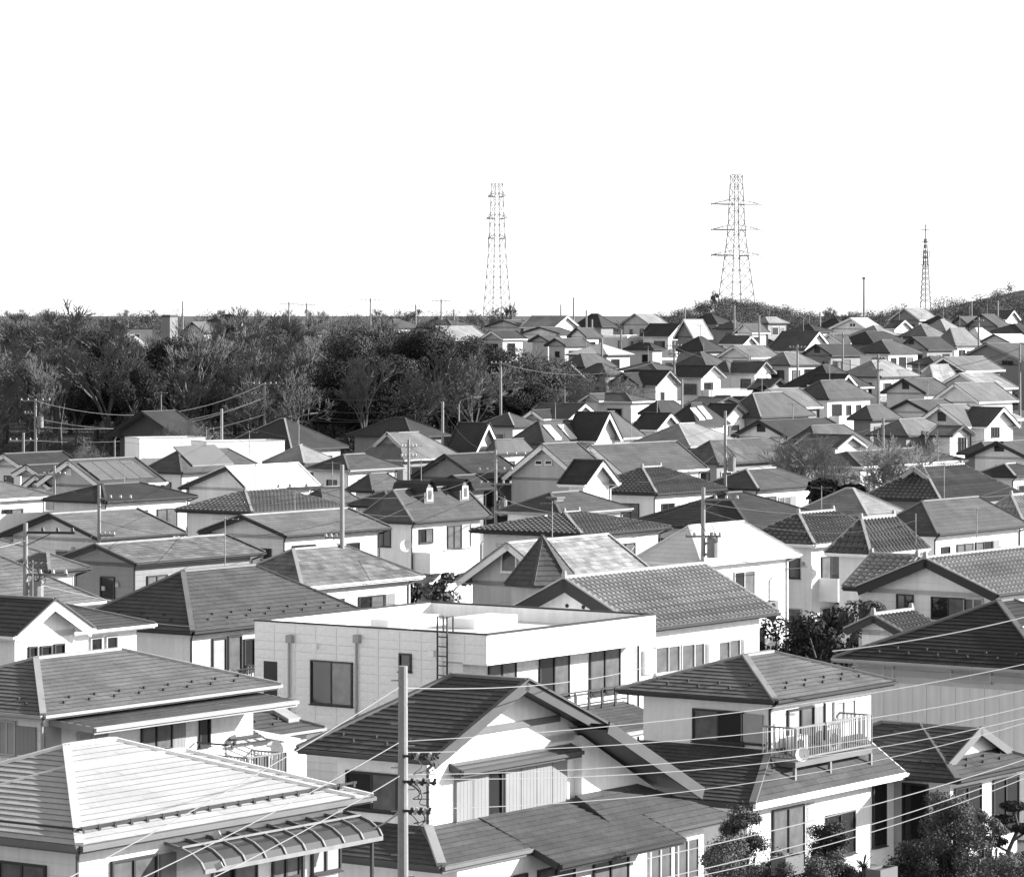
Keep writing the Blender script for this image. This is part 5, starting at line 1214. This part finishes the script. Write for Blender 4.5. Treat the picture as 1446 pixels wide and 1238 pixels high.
# ------------------------------------------------------------------ steel towers
def tower(name, label, x, ytop, ybase, Y, bw, tw, arms, horn, t=.22, cat='pylon', levels=11):
    base = px(x, ybase, Y); hgt = px(x, ytop, Y).z - base.z
    e = bpy.data.objects.new(name, None); C.objects.link(e); e.location = base; e.rotation_euler = (0, 0, math.radians(28)); tag(e, label, cat, 'transmission towers' if cat == 'pylon' else None)
    def half(z):
        f = z / hgt; w = bw + (tw * 1.5 - bw) * min(f / .55, 1.0) ** .85
        if f > .55: w = tw * 1.5 + (tw - tw * 1.5) * (f - .55) / .45
        return w / 2
    sg = [(-1, -1), (1, -1), (1, 1), (-1, 1)]
    zs = [hgt * (1 - (1 - i / levels) ** 1.35) for i in range(levels + 1)]; zs = [hgt * i / levels for i in range(levels + 1)]
    for sx, sy in sg:
        q = MB()
        for a, b in zip(zs, zs[1:]): q.bar((sx * half(a), sy * half(a), a - (8 if a == 0 else 0)), (sx * half(b), sy * half(b), b), t, t, up=(1, 0, 0))
        q.build('leg', STEEL, e)
    for i in range(4):
        q = MB(); (ax, ay), (bx, by) = sg[i], sg[(i + 1) % 4]
        for a, b in zip(zs, zs[1:]):
            q.bar((ax * half(a), ay * half(a), a), (bx * half(b), by * half(b), b), t * .5, t * .5); q.bar((bx * half(a), by * half(a), a), (ax * half(b), ay * half(b), b), t * .5, t * .5)
            q.bar((ax * half(b), ay * half(b), b), (bx * half(b), by * half(b), b), t * .5, t * .5)
        q.build('bracing', STEEL, e)
    tips = []
    for ya, ln in arms:
        z = px(x, ya, Y).z - base.z
        for s in (-1, 1):
            q = MB(); w = half(z); tip = V((s * ln, 0, z + .1))
            for sy in (-1, 1):
                q.bar((s * w, sy * w, z), tip, t * 1.6, t * 1.6); q.bar((s * w, sy * w, z + 1.6), tip, t * .7, t * .7)
                for f in (.33, .66):
                    lo = V((s * w, sy * w, z)).lerp(tip, f); hi = V((s * w, sy * w, z + 1.6)).lerp(tip, f); q.bar(lo, hi, t * .5, t * .5, up=(1, 0, 0))
            for f in (.2, .4, .6, .8): q.bar(V((s * w, -w, z)).lerp(tip, f), V((s * w, w, z)).lerp(tip, f), t * .5, t * .5)
            ao = q.build('cross_arm', STEEL, e)
            q = MB()
            for i in range(6): c_ = tip - V((0, 0, .2 + .3 * i)); q.tube(c_, c_ - V((0, 0, .12)), .16, .16, 6, 0, True)
            q.bar(tip, tip - V((0, 0, 2.0)), .06, .06, up=(1, 0, 0)); q.build('insulator_string', STEEL, ao); tips.append((s, z, ln))
    if horn:
        q = MB(); q.bar((-horn, 0, hgt), (horn, 0, hgt), t, t); q.bar((-horn, 0, hgt), (0, 0, hgt - 1.5), t * .6, t * .6); q.bar((horn, 0, hgt), (0, 0, hgt - 1.5), t * .6, t * .6); q.build('earth_wire_arm', STEEL, e)
    return e
tower('transmission_tower', 'tall lattice pylon with three pairs of wide crossarms on the hill', 1040, 247, 432, 1100, 8.6, 2.6, ((361, 8.8), (325, 8.8), (289, 8.8)), 1.6, .24)
tower('transmission_tower', 'slim lattice pylon without wide arms behind the leafless tree', 702, 259, 450, 1250, 7.4, 2.8, ((337, 3.4), (309, 4.0), (278, 3.4)), 1.8, .22, levels=13)
def telecom(x, ytop, ybase, Y, label):
    base = px(x, ybase, Y); h = px(x, ytop, Y).z - base.z; e = bpy.data.objects.new('telecom_mast', None); C.objects.link(e); e.location = base; tag(e, label, 'mast')
    for i in range(3):
        a = 2 * math.pi * i / 3 + .4; q = MB(); q.bar((1.5 * math.cos(a), 1.5 * math.sin(a), -5), (.3 * math.cos(a), .3 * math.sin(a), h * .82), .16, .16, up=(1, 0, 0)); q.build('leg', STEEL, e)
    q = MB(); n = 12
    for i in range(n):
        for j in range(3):
            z0, z1 = h * .82 * i / n, h * .82 * (i + 1) / n; r0, r1 = 1.5 - 1.2 * i / n, 1.5 - 1.2 * (i + 1) / n; a, b = 2 * math.pi * j / 3 + .4, 2 * math.pi * (j + 1) / 3 + .4
            q.bar((r0 * math.cos(a), r0 * math.sin(a), z0), (r1 * math.cos(b), r1 * math.sin(b), z1), .09, .09); q.bar((r0 * math.cos(b), r0 * math.sin(b), z0), (r1 * math.cos(a), r1 * math.sin(a), z1), .09, .09)
    q.build('bracing', STEEL, e)
    q = MB(); q.bar((0, 0, h * .8), (0, 0, h), .2, .2, up=(1, 0, 0)); q.build('top_pole', STEEL, e)
    for f, r in ((.48, .95), (.58, .8), (.78, .8), (.93, .95)):
        q = MB()
        for i in range(8):
            a, b = 2 * math.pi * i / 8, 2 * math.pi * (i + 1) / 8; q.bar((r * math.cos(a), r * math.sin(a), h * f), (r * math.cos(b), r * math.sin(b), h * f), .14, .14); q.bar((0, 0, h * f), (r * math.cos(a), r * math.sin(a), h * f), .08, .08)
        po = q.build('platform', STEEL, e)
        if f < .7:
            for i in range(6):
                a = 2 * math.pi * i / 6; q = MB(); q.box(r * math.cos(a) - .07, r * math.cos(a) + .07, r * math.sin(a) - .07, r * math.sin(a) + .07, h * f - .1, h * f + 1.3); q.build('antenna', STEEL, po)
telecom(1307, 317, 428, 780, 'three-legged telecom mast with antenna platforms on the right skyline')
e = bpy.data.objects.new('siren_mast', None); C.objects.link(e); b = px(1220, 432, 720); e.location = b; tag(e, 'slim pale mast with rounded top left of the telecom mast', 'mast')
h = px(1220, 391, 720).z - b.z
q = MB(); q.tube((0, 0, -4), (0, 0, h), .22, .17, 8, 0, True); q.build('post', STEEL, e); q = MB(); q.tube((0, 0, h - .5), (0, 0, h - .05), .36, .36, 10, 0, True); q.build('siren', STEEL, e)
# transmission lines
for i, (y0, xr, yr, Yr) in enumerate(((289, 1560, 322, 1300), (325, 1560, 358, 1300), (361, 1560, 396, 1300))):
    nm = ('top', 'middle', 'bottom')[i]
    wire(nm + ' transmission line leaving the wide-armed pylon to the right', pw(1078, y0 + 3, 1100), pw(xr, yr, Yr), 3, .085, WIRED, 'power line', 'transmission lines', 'transmission_line')
    wire(nm + ' transmission line hanging between the two pylons', pw(1003, y0 + 5, 1100), pw(716, (281, 312, 340)[i] + 70, 1250), 2, .08, WIRED, 'power line', 'transmission lines', 'transmission_line')
    wire(nm + ' transmission line leaving the slim pylon to the left', pw(690, (290, 318, 347)[i], 1250), pw(-100, (400, 420, 440)[i], 1500), 6, .07, WIRED, 'power line', 'transmission lines', 'transmission_line')

# ------------------------------------------------------------------ trees
def rvec(r): 
    while True:
        v = V((r.uniform(-1, 1), r.uniform(-1, 1), r.uniform(-1, 1)))
        if .05 < v.length < 1: return v.normalized()
def bare_tree(seed, h=10.0, spread=.55, depth=7, kids=3, twig=.02, tone=None):
    r = random.Random(seed); tr = MB(); cr = MB()
    def grow(p, d, ln, rad, dep):
        q = p + d * ln
        (tr if dep >= depth - 1 else cr).tube(p, q, rad, rad * .72, 5 if dep >= depth - 1 else 3)
        if dep == 0: return
        n = kids if r.random() < .8 else kids + 1
        for i in range(n):
            nd = (d + rvec(r) * spread * (1.0 if dep < depth else .75) + V((0, 0, .16))).normalized()
            grow(p.lerp(q, r.uniform(.55, 1.0)) if i else q, nd, ln * r.uniform(.62, .85), max(rad * r.uniform(.5, .68), twig), dep - 1)
    grow(V((0, 0, -.4)), V((r.uniform(-.08, .08), r.uniform(-.08, .08), 1)).normalized(), h * .27, h * .022, depth)
    return tr.mesh('trunk', BARK), cr.mesh('crown', tone or TWIG)
class Leaves:
    def __init__(s): s.P = []
    def mesh(s, name, m):
        pts = np.concatenate(s.P); n = len(pts) // 4; me = bpy.data.meshes.new(name)
        me.vertices.add(n * 4); me.vertices.foreach_set('co', pts.astype(np.float32).ravel())
        me.loops.add(n * 4); me.loops.foreach_set('vertex_index', np.arange(n * 4, dtype=np.int32))
        me.polygons.add(n); me.polygons.foreach_set('loop_start', np.arange(0, n * 4, 4, dtype=np.int32)); me.polygons.foreach_set('loop_total', np.full(n, 4, dtype=np.int32))
        me.materials.append(m); me.update(calc_edges=True); return me
    def build(s, name, m, parent=None): return add(name, s.mesh(name, m), parent)
def leaf_clumps(mb, r, centre, rad, n, size, flat=1.0, shell=.55):
    g = np.random.default_rng(r.randrange(1 << 30))
    v = g.normal(size=(n, 3)); v /= np.linalg.norm(v, axis=1)[:, None]
    f = shell + (1 - shell) * g.random((n, 1)) ** .5
    p = np.array(centre) + v * np.array(rad) * f
    w = g.normal(size=(n, 3)); w /= np.linalg.norm(w, axis=1)[:, None]
    nr = v * .9 + w * .8 + np.array([0, 0, .35]); nr /= np.linalg.norm(nr, axis=1)[:, None]
    t = g.normal(size=(n, 3)); a = np.cross(nr, t); a /= np.linalg.norm(a, axis=1)[:, None]; b = np.cross(nr, a)
    s = size * g.uniform(.55, 1.3, (n, 1)); a = a * s; b = b * s * .6
    mb.P.append(np.stack([p - a, p + b, p + a, p - b], axis=1).reshape(-1, 3))
def leafy_tree(seed, h=9.0, w=3.6, lobes=14, per=330, size=.2, leaf=None, big=1.0):
    r = random.Random(seed); tr = MB(); cr = Leaves()
    tr.tube((0, 0, -.5), (0, 0, h * .6), h * .024, h * .012, 6)
    for i in range(lobes):
        a = r.random() * 6.28; zf = r.uniform(.32, .92); rr = w * math.sin(math.pi * min(max((zf - .12) / .9, .05), .98)) ** .6 * r.uniform(.35, .85)
        c_ = V((rr * math.cos(a), rr * math.sin(a), h * zf)); s = r.uniform(.28, .46) * w * big
        tr.tube((0, 0, h * max(.25, zf - .25)), c_, h * .009, .02, 4)
        leaf_clumps(cr, r, c_, V((s, s, s * r.uniform(.6, .85))), per, size)
    return tr.mesh('trunk', BARK), cr.mesh('crown', leaf or LEAFD)
PALEB = bare_tree(9, 10, .8, 7, 3, .014, TWIGL)
BARE = [bare_tree(s, 10, sp, 6, 3, .026) for s, sp in ((1, .6), (2, .75), (3, .5), (4, .85))]
EVER = [leafy_tree(s, 9, w, 12, 2000, .085, LEAFD, 1.15) for s, w in ((11, 3.6), (12, 4.2), (13, 3.1))] + [leafy_tree(s, 9, 3.4, 16, 1300, .085, LEAFM) for s in (21, 22)]
def place(kind, meshes, loc, s, rz, label, cat='tree', group=None, sz=None):
    e = bpy.data.objects.new(kind, None); C.objects.link(e); e.location = loc; e.scale = (s, s, sz or s); e.rotation_euler = (0, 0, rz); tag(e, label, cat, group)
    add('trunk', meshes[0], e); add('crown', meshes[1], e); return e
rt = random.Random(99)
def toplimit(x):
    pts = [(-60, 462), (0, 452), (60, 445), (130, 452), (200, 462), (300, 458), (400, 456), (500, 456), (560, 455), (620, 462), (680, 482), (740, 492), (800, 508), (840, 535), (900, 560)]
    for (a, ya), (b, yb) in zip(pts, pts[1:]):
        if x <= b: return ya + (yb - ya) * (x - a) / (b - a)
    return 600
def zone(x, Y):
    row = 'fronting' if Y < 390 else ('deep inside' if Y < 450 else 'behind')
    col = ('the wood at its far left end', 'the wood behind the shaded dark gable', 'the wood around its crossarm pole', 'the wood beside the big evergreens', 'the wood at its right end')[min(4, max(0, int((x + 60) // 175)))]
    return row + ' ' + col
nb = ne = 0
Yr = 358.0
while Yr < 560:
    x = -60 + rt.uniform(0, 40)
    while x < 800:
        xx = x + rt.uniform(-18, 18); Y = Yr + rt.uniform(-8, 8)
        ymax = 560 if xx < 560 else (440 if xx < 700 else 400)
        if Y < ymax:
            b = gpx(xx, Y); top = px(xx, toplimit(xx) + rt.choice((rt.uniform(-10, 15), rt.uniform(0, 55))) + (24 if 135 < xx < 330 and Y > 400 else 0), Y).z; hh = min(max(top - b.z, 0), rt.uniform(8, 13.5))
            ever_p = .6 if 480 < xx < 690 and Y > 340 else (.3 if xx > 690 else .2)
            if hh > 4:
                if rt.random() < ever_p: place('evergreen_tree', rt.choice(EVER), b, hh / 9.3 * rt.uniform(.9, 1.2), rt.random() * 6.28, 'dense dark evergreen tree ' + zone(xx, Y), 'tree', 'evergreen trees of the wood', hh / 9.3); ne += 1
                else: place('bare_tree', rt.choice(BARE), b, hh / 9.0, rt.random() * 6.28, 'leafless tree with fine twigs ' + zone(xx, Y), 'tree', 'leafless trees of the wood', hh / 9.0); nb += 1
        x += rt.uniform(34, 62) * 330 / Yr
    Yr += rt.uniform(11, 15)
# trees one can point at
def tree_top(m): return max(v.co.z for v in m.vertices)
def named(kind, meshes, x, Y, ytop, label, hm, rz=0.0, wide=1.0, grp=None):
    if kind == 'bare_tree': hm = tree_top(meshes[1])
    b = gpx(x, Y); hh = px(x, ytop, Y).z - b.z; place(kind, meshes, b, hh / hm * wide, rz, label, 'tree', grp, hh / hm)
named('bare_tree', bare_tree(41, 10, .68, 7, 3, .026), 82, 400, 420, 'broad leafless tree rising above the skyline at far left', 11.0, 1.0, 1.35)
named('bare_tree', bare_tree(42, 10, .6, 7, 3, .026), 25, 420, 440, 'leafless tree left of the broad leafless one, at the left edge', 11.0, 2.0, 1.1)
named('bare_tree', bare_tree(43, 10, .6, 7, 3, .026), 150, 430, 446, 'leafless tree right of the broad leafless one', 11.0, 3.0, 1.1)
named('bare_tree', bare_tree(44, 10, .55, 7, 3, .026), 385, 440, 440, 'leafless tree left of the twin-bar skyline pole', 11.0, 3.0, .9)
named('bare_tree', bare_tree(45, 10, .6, 6, 3, .03), 290, 420, 448, 'leafless tree screening the pale gable house beyond the wood', 11.0, 3.0, .6)
named('bare_tree', BARE[2], 335, 470, 428, 'thin leafless tree breaking the skyline right of the boxy tower house', 11.0, 2.0)
named('bare_tree', BARE[0], 455, 470, 434, 'leafless tree breaking the skyline between two skyline poles', 11.0, 4.0)
big = leafy_tree(61, 9, 4.6, 17, 2700, .08, LEAFD, 1.1)
named('evergreen_tree', big, 590, 385, 452, 'largest dark evergreen, humped crown at the right of the wood', 9.3, .6, 1.0)
named('evergreen_tree', leafy_tree(62, 9, 5.0, 17, 2700, .08, LEAFD, 1.1), 528, 362, 502, 'second great dark evergreen, in front of the humped crown', 9.3, 2.2, 1.15)
named('evergreen_tree', leafy_tree(63, 9, 4.4, 15, 2600, .08, LEAFD, 1.1), 655, 380, 478, 'sloping dark evergreen at the right shoulder of the humped crown', 9.3, 4.2, 1.2)
named('evergreen_tree', leafy_tree(64, 9, 4.4, 22, 1700, .08, LEAFM), 745, 385, 478, 'rounded thicket tree at the right end of the wood', 9.3, 5.2, 1.3)
named('bare_tree', bare_tree(71, 10, .62, 6, 3, .03), 716, 600, 424, 'leafless pollard tree on the skyline beside the slim pylon', 11.0, .3, .8)
named('bare_tree', bare_tree(72, 10, .72, 7, 3, .015, TWIGL), 1155, 255, 598, 'bare garden tree before the grey half-timbered house, left of two', 10.4, .3, .85)
named('bare_tree', bare_tree(73, 10, .8, 7, 3, .015, TWIGL), 1285, 238, 600, 'wide bare garden tree above the tall two-tier tile roof, right of two', 10.4, 1.3, 1.05)
named('evergreen_tree', EVER[0], 1010, 790, 409, 'single dark tree on the pylon hill, left of the pylon', 9.3, 1, .62)
named('bare_tree', PALEB, 120, 300, 617, 'small pale leafless tree at the foot of the wood, left', 11.0, 1, .9)
named('bare_tree', PALEB, 262, 302, 582, 'pale leafless tree right of the shaded dark gable', 11.0, 2.5, .8)
named('bare_tree', PALEB, 850, 372, 515, 'pale leafless shrubby tree below the white rail', 11.0, 2.5, 1.0)
named('bare_tree', PALEB, 940, 300, 628, 'leafless shrub tree before the pale hip roof wall', 11.0, .5, 1.2)
named('bare_tree', PALEB, 1010, 285, 635, 'leafless shrub tree right before the slim tall pole', 11.0, 3.5, 1.3)
for i, (x, Y, yt, lb) in enumerate(((1098, 150, 868, 'round dark clipped tree left of the white balcony house steps'), (1152, 148, 862, 'dark bushy tree right of the round clipped tree'), (1196, 150, 826, 'tall thin-leaved tree beside the grey-boarded gable'), (1178, 238, 668, 'dark shrub under the left bare garden tree'), (1345, 480, 532, 'dark round shrub by the speckled roofs'), (1082, 390, 538, 'dark ball-shaped tree by the small white gable'))):
    named('garden_tree', leafy_tree(80 + i, 5, 1.9, 12, 420, .085 if Y < 200 else .14, LEAFD if i != 2 else LEAFM), x, Y, yt, lb, 5.2, i, 1.0 if i != 3 else 1.3)
SH = [leafy_tree(90 + i, 2.2, 1.3, 9, 260, .09, (LEAFD, LEAFM, LEAFL)[i]) for i in range(3)]
for i, (x, Y) in enumerate(((596, 180), (640, 184), (655, 182), (560, 190), (205, 160), (180, 165), (230, 152), (1150, 160), (1240, 170), (1175, 175), (880, 200), (700, 235), (760, 240), (430, 200), (300, 240), (1100, 300), (1300, 330), (980, 330), (1200, 360), (1050, 420), (960, 410), (1150, 430), (880, 395), (1340, 300), (1410, 290), (1240, 255), (1200, 258), (250, 210), (520, 215), (640, 205), (830, 190), (905, 176), (1130, 205), (1210, 195), (1385, 190), (1420, 172), (130, 178), (60, 160), (330, 178), (560, 160), (700, 160), (1060, 215), (770, 300), (840, 310), (905, 320), (1000, 340), (1075, 345), (1150, 330), (1330, 345), (1400, 340), (1260, 390), (1180, 410), (1100, 440), (1000, 430), (1340, 420), (1420, 440), (1290, 460))):
    b = gpx(x, Y); place('garden_shrub', SH[i % 3], b, rt.uniform(.8, 1.4), rt.random() * 6, 'low leafy garden shrub in a gap between houses', 'shrub', 'garden shrubs between the houses')

# foreground garden, bottom right
def loose_shrub(seed, h, w, lobes, per, size, leaf):
    r = random.Random(seed); tr = MB(); cr = Leaves()
    for i in range(4): a = r.random() * 6.28; tr.tube((0, 0, -.3), (w * .35 * math.cos(a), w * .35 * math.sin(a), h * .7), .06, .03, 5)
    for i in range(lobes):
        a = r.random() * 6.28; zf = r.uniform(.35, .96); rr = w * max(0.15, (1 - abs(zf - .58) * 1.9)) * r.uniform(.2, 1.0); c_ = V((rr * math.cos(a), rr * math.sin(a), h * zf)); s = r.uniform(.2, .36) * w
        tr.tube((0, 0, h * max(.2, zf - .3)), c_, .022, .008, 4)
        leaf_clumps(cr, r, c_, V((s, s, s * r.uniform(.5, 1.1))), per, size, 1, .15)
        leaf_clumps(cr, r, c_, V((s * 1.3, s * 1.3, s * 1.3)), per // 6, size, 1, .4)
    return tr.mesh('trunk', BARK), cr.mesh('crown', leaf)
def gshrub(name, x, Y, ytop, w, label, leaf, per=1400, size=.032, lobes=10, cat='shrub'):
    b = gpx(x, Y); hh = px(x, ytop, Y).z - b.z; place(name, loose_shrub(int(x), hh, w, lobes * 3, per // 2, size, leaf), b, 1.0, 0.0, label, cat, 'foreground garden plants')
gshrub('garden_tree', 1048, 98, 1143, 1.0, 'small pruned pine in front of the white wall, left of the balcony house garden', LEAFM, cat='tree')
gshrub('garden_shrub', 1030, 96, 1192, 1.5, 'loose dark bush in the bottom garden below the small pruned pine', LEAFL)
gshrub('garden_shrub', 1100, 95, 1200, 1.2, 'clipped bush in the bottom garden by the planter', LEAFM)
gshrub('garden_tree', 1172, 100, 1158, .9, 'flat-topped pruned tree before the shaded window', LEAFM, cat='tree')
gshrub('garden_shrub', 1165, 97, 1206, 1.3, 'low rounded bush at the bottom edge under the flat-topped tree', LEAFL)
gshrub('garden_shrub', 1290, 98, 1196, 1.1, 'dark bush at the foot of the pale corner wall', LEAFM)
gshrub('garden_tree', 1345, 99, 1112, 1.35, 'feathery tall garden conifer in front of the right wing', LEAFL, 1500, .032, 14, 'tree')
gshrub('garden_shrub', 1395, 97, 1128, .7, 'thin twiggy bush between the conifer and the layered pine', LEAFL, 260, .045)
gshrub('garden_shrub', 1420, 94, 1205, 1.6, 'broad clipped bush in the bottom right corner', LEAFL)
# layered pine
b = gpx(1430, 99); e = bpy.data.objects.new('layered_pine', None); C.objects.link(e); e.location = b; tag(e, 'layered pruned pine with flat foliage pads at the right edge', 'tree', 'foreground garden plants')
tr = MB(); pr = random.Random(5); path = [V((-.2, 0, -.3)), V((-.3, 0, .9)), V((.05, .1, 1.7)), V((-.15, 0, 2.5)), V((.15, 0, 3.2)), V((.0, 0, 3.75))]
for i in range(5): tr.tube(path[i], path[i + 1], .11 - .015 * i, .095 - .015 * i, 7)
pads = [(1.2, -.75, .5), (1.55, .55, .5), (2.05, -.45, .55), (2.35, .5, .42), (2.75, -.5, .42), (3.1, .4, .45), (3.35, -.25, .36), (3.7, .05, .42)]
for z, dx, s in pads: tr.tube((0, 0, z - .25), (dx, .1, z), .045, .03, 5)
tr.build('trunk', BARK, e)
for z, dx, s in pads:
    c_ = Leaves(); leaf_clumps(c_, pr, V((dx, .05, z + .08)), V((s, s, s * .34)), 1600, .035, 1, .3); c_.build('foliage_pad', LEAFD, e)
# spiky plants and planters
b = gpx(1222, 98); e = bpy.data.objects.new('spiky_plant', None); C.objects.link(e); e.location = b; tag(e, 'tall spiky-leaved plant beside the pale corner wall', 'plant', 'foreground garden plants')
for s_ in range(5):
    q = MB(); bx, by, hz = pr.uniform(-.5, .5), pr.uniform(-.3, .3), pr.uniform(1.3, 2.4); q.tube((bx, by, -.2), (bx, by, hz), .05, .035, 6); q.build('stem', TWIG, e)
    q = MB()
    for i in range(26):
        a = pr.random() * 6.28; el = pr.uniform(-.2, 1.2); d = V((math.cos(a) * math.cos(el), math.sin(a) * math.cos(el), math.sin(el))); p0 = V((bx, by, hz)); p1 = p0 + d * .3; p2 = p0 + d * .55 - V((0, 0, .12)); sd_ = d.cross(V((0, 0, 1))).normalized() * .028
        q.poly([p0 - sd_, p0 + sd_, p1 + sd_, p1 - sd_]); q.poly([p1 - sd_, p1 + sd_, p2])
    q.build('leaf_rosette', LEAFL, e)
for x, y, w, lb in ((1112, 1217, .9, 'white planter box in the bottom garden'), (1245, 1234, .9, 'wooden planter trough at the bottom edge by the spiky plant')):
    Y = 95; c_ = px(x, y, Y); q = MB(); t_ = .05
    for (a, b2, c2, d2) in ((-w / 2, w / 2, -.22, -.22 + t_), (-w / 2, w / 2, .22 - t_, .22), (-w / 2, -w / 2 + t_, -.17, .17), (w / 2 - t_, w / 2, -.17, .17)): q.box(a, b2, c2, d2, -.3, .18)
    e = bpy.data.objects.new('planter', None); C.objects.link(e); e.location = (c_.x, c_.y, ground(c_.x, c_.y)); e.rotation_euler = (0, 0, YAW0); tag(e, lb, 'planter', 'garden planters')
    zz = c_.z - ground(c_.x, c_.y); q.v = [(v_[0], v_[1], v_[2] + zz) for v_ in q.v]; q.build('trough', TRIM['g'], e)
    q = MB(); q.box(-w / 2 + t_, w / 2 - t_, -.17, .17, zz - .3, zz + .12); q.build('soil', GROUND, e)
    for sx in (-w / 2 + .1, w / 2 - .1): q = MB(); q.box(sx - .04, sx + .04, -.1, .1, -.05, zz - .3); q.build('leg', DARKM, e)

# ------------------------------------------------------------------ far woodland on the hills and skyline, undergrowth (masses nobody could count)
r = random.Random(17)
def mass(name, pts, n, size, leaf, label):
    mb = Leaves()
    for (X, Y, rx, rz) in pts: leaf_clumps(mb, r, V((X, Y, ground(X, Y) + rz * .75)), V((rx, rx, rz)), n, size, 1, .1)
    o = mb.build(name, leaf); tag(o, label, 'woodland', None, 'stuff')
pts = []
for i in range(220):
    X, Y = r.gauss(47, 11), r.uniform(735, 800); pts.append((X, Y, r.uniform(1.2, 2.4), r.uniform(1.0, 2.2)))
mass('hill_scrub', pts, 380, .13, LEAFL, 'scrub and low trees covering the hill under the pylon')  # pale leaf tone on hill, ridge and skyline paints in distance haze
pts = []
for i in range(620):
    X, Y = r.uniform(84, 220), r.uniform(740, 900); pts.append((X, Y, r.uniform(1.6, 3.0), r.uniform(1.2, 2.5)))
mass('ridge_woodland', pts, 380, .15, LEAFL, 'wooded ridge at the far right')
pts = []
for i in range(640):
    x = r.uniform(-60, 1500); Y = r.uniform(700, 860); X = (x - CX) / F * Y; pts.append((X, Y, r.uniform(1.5, 3.0), r.uniform(1.0, 2.0) * (r.uniform(.9, 2.1) if x < 700 else 1.3 if 1080 < x < 1300 else .6)))
mass('skyline_trees', pts, 380, .13, LEAFL, 'distant low trees along the skyline')
pts = []
for i in range(520):
    x = r.uniform(-60, 780); Y = r.uniform(350, 520 if x < 560 else 400); X = (x - CX) / F * Y; pts.append((X, Y, r.uniform(1.0, 2.2), r.uniform(.8, 1.8)))
mass('undergrowth', pts, 350, .085, LEAFM, 'dark undergrowth beneath the trees of the wood')
# thin leafless treetops on the skyline, each a tree
for i in range(64):
    x = rt.choice((rt.uniform(-20, 700), rt.uniform(-20, 690), rt.uniform(1085, 1446))); Y = rt.uniform(690, 800); b = gpx(x, Y); hh = rt.uniform(4.0, 8.0)
    if b.z + hh > px(x, 418 if x > 1000 else 428, Y).z: hh = max(2.5, px(x, 418 if x > 1000 else 428, Y).z - b.z)
    place('bare_tree', BARE[i % 4], b, hh / 10.5, rt.random() * 6, 'small leafless tree on the far skyline ' + ('at far left' if x < 150 else 'around the boxy tower house' if x < 330 else 'above the middle of the wood' if x < 540 else 'left of the left pylon' if x < 720 else 'between the two hills' if x < 1290 else 'on the right ridge'), 'tree', 'leafless trees on the skyline')
print('trees', nb, ne, 'houses', len(HOUSES), 'objects', len(bpy.data.objects))
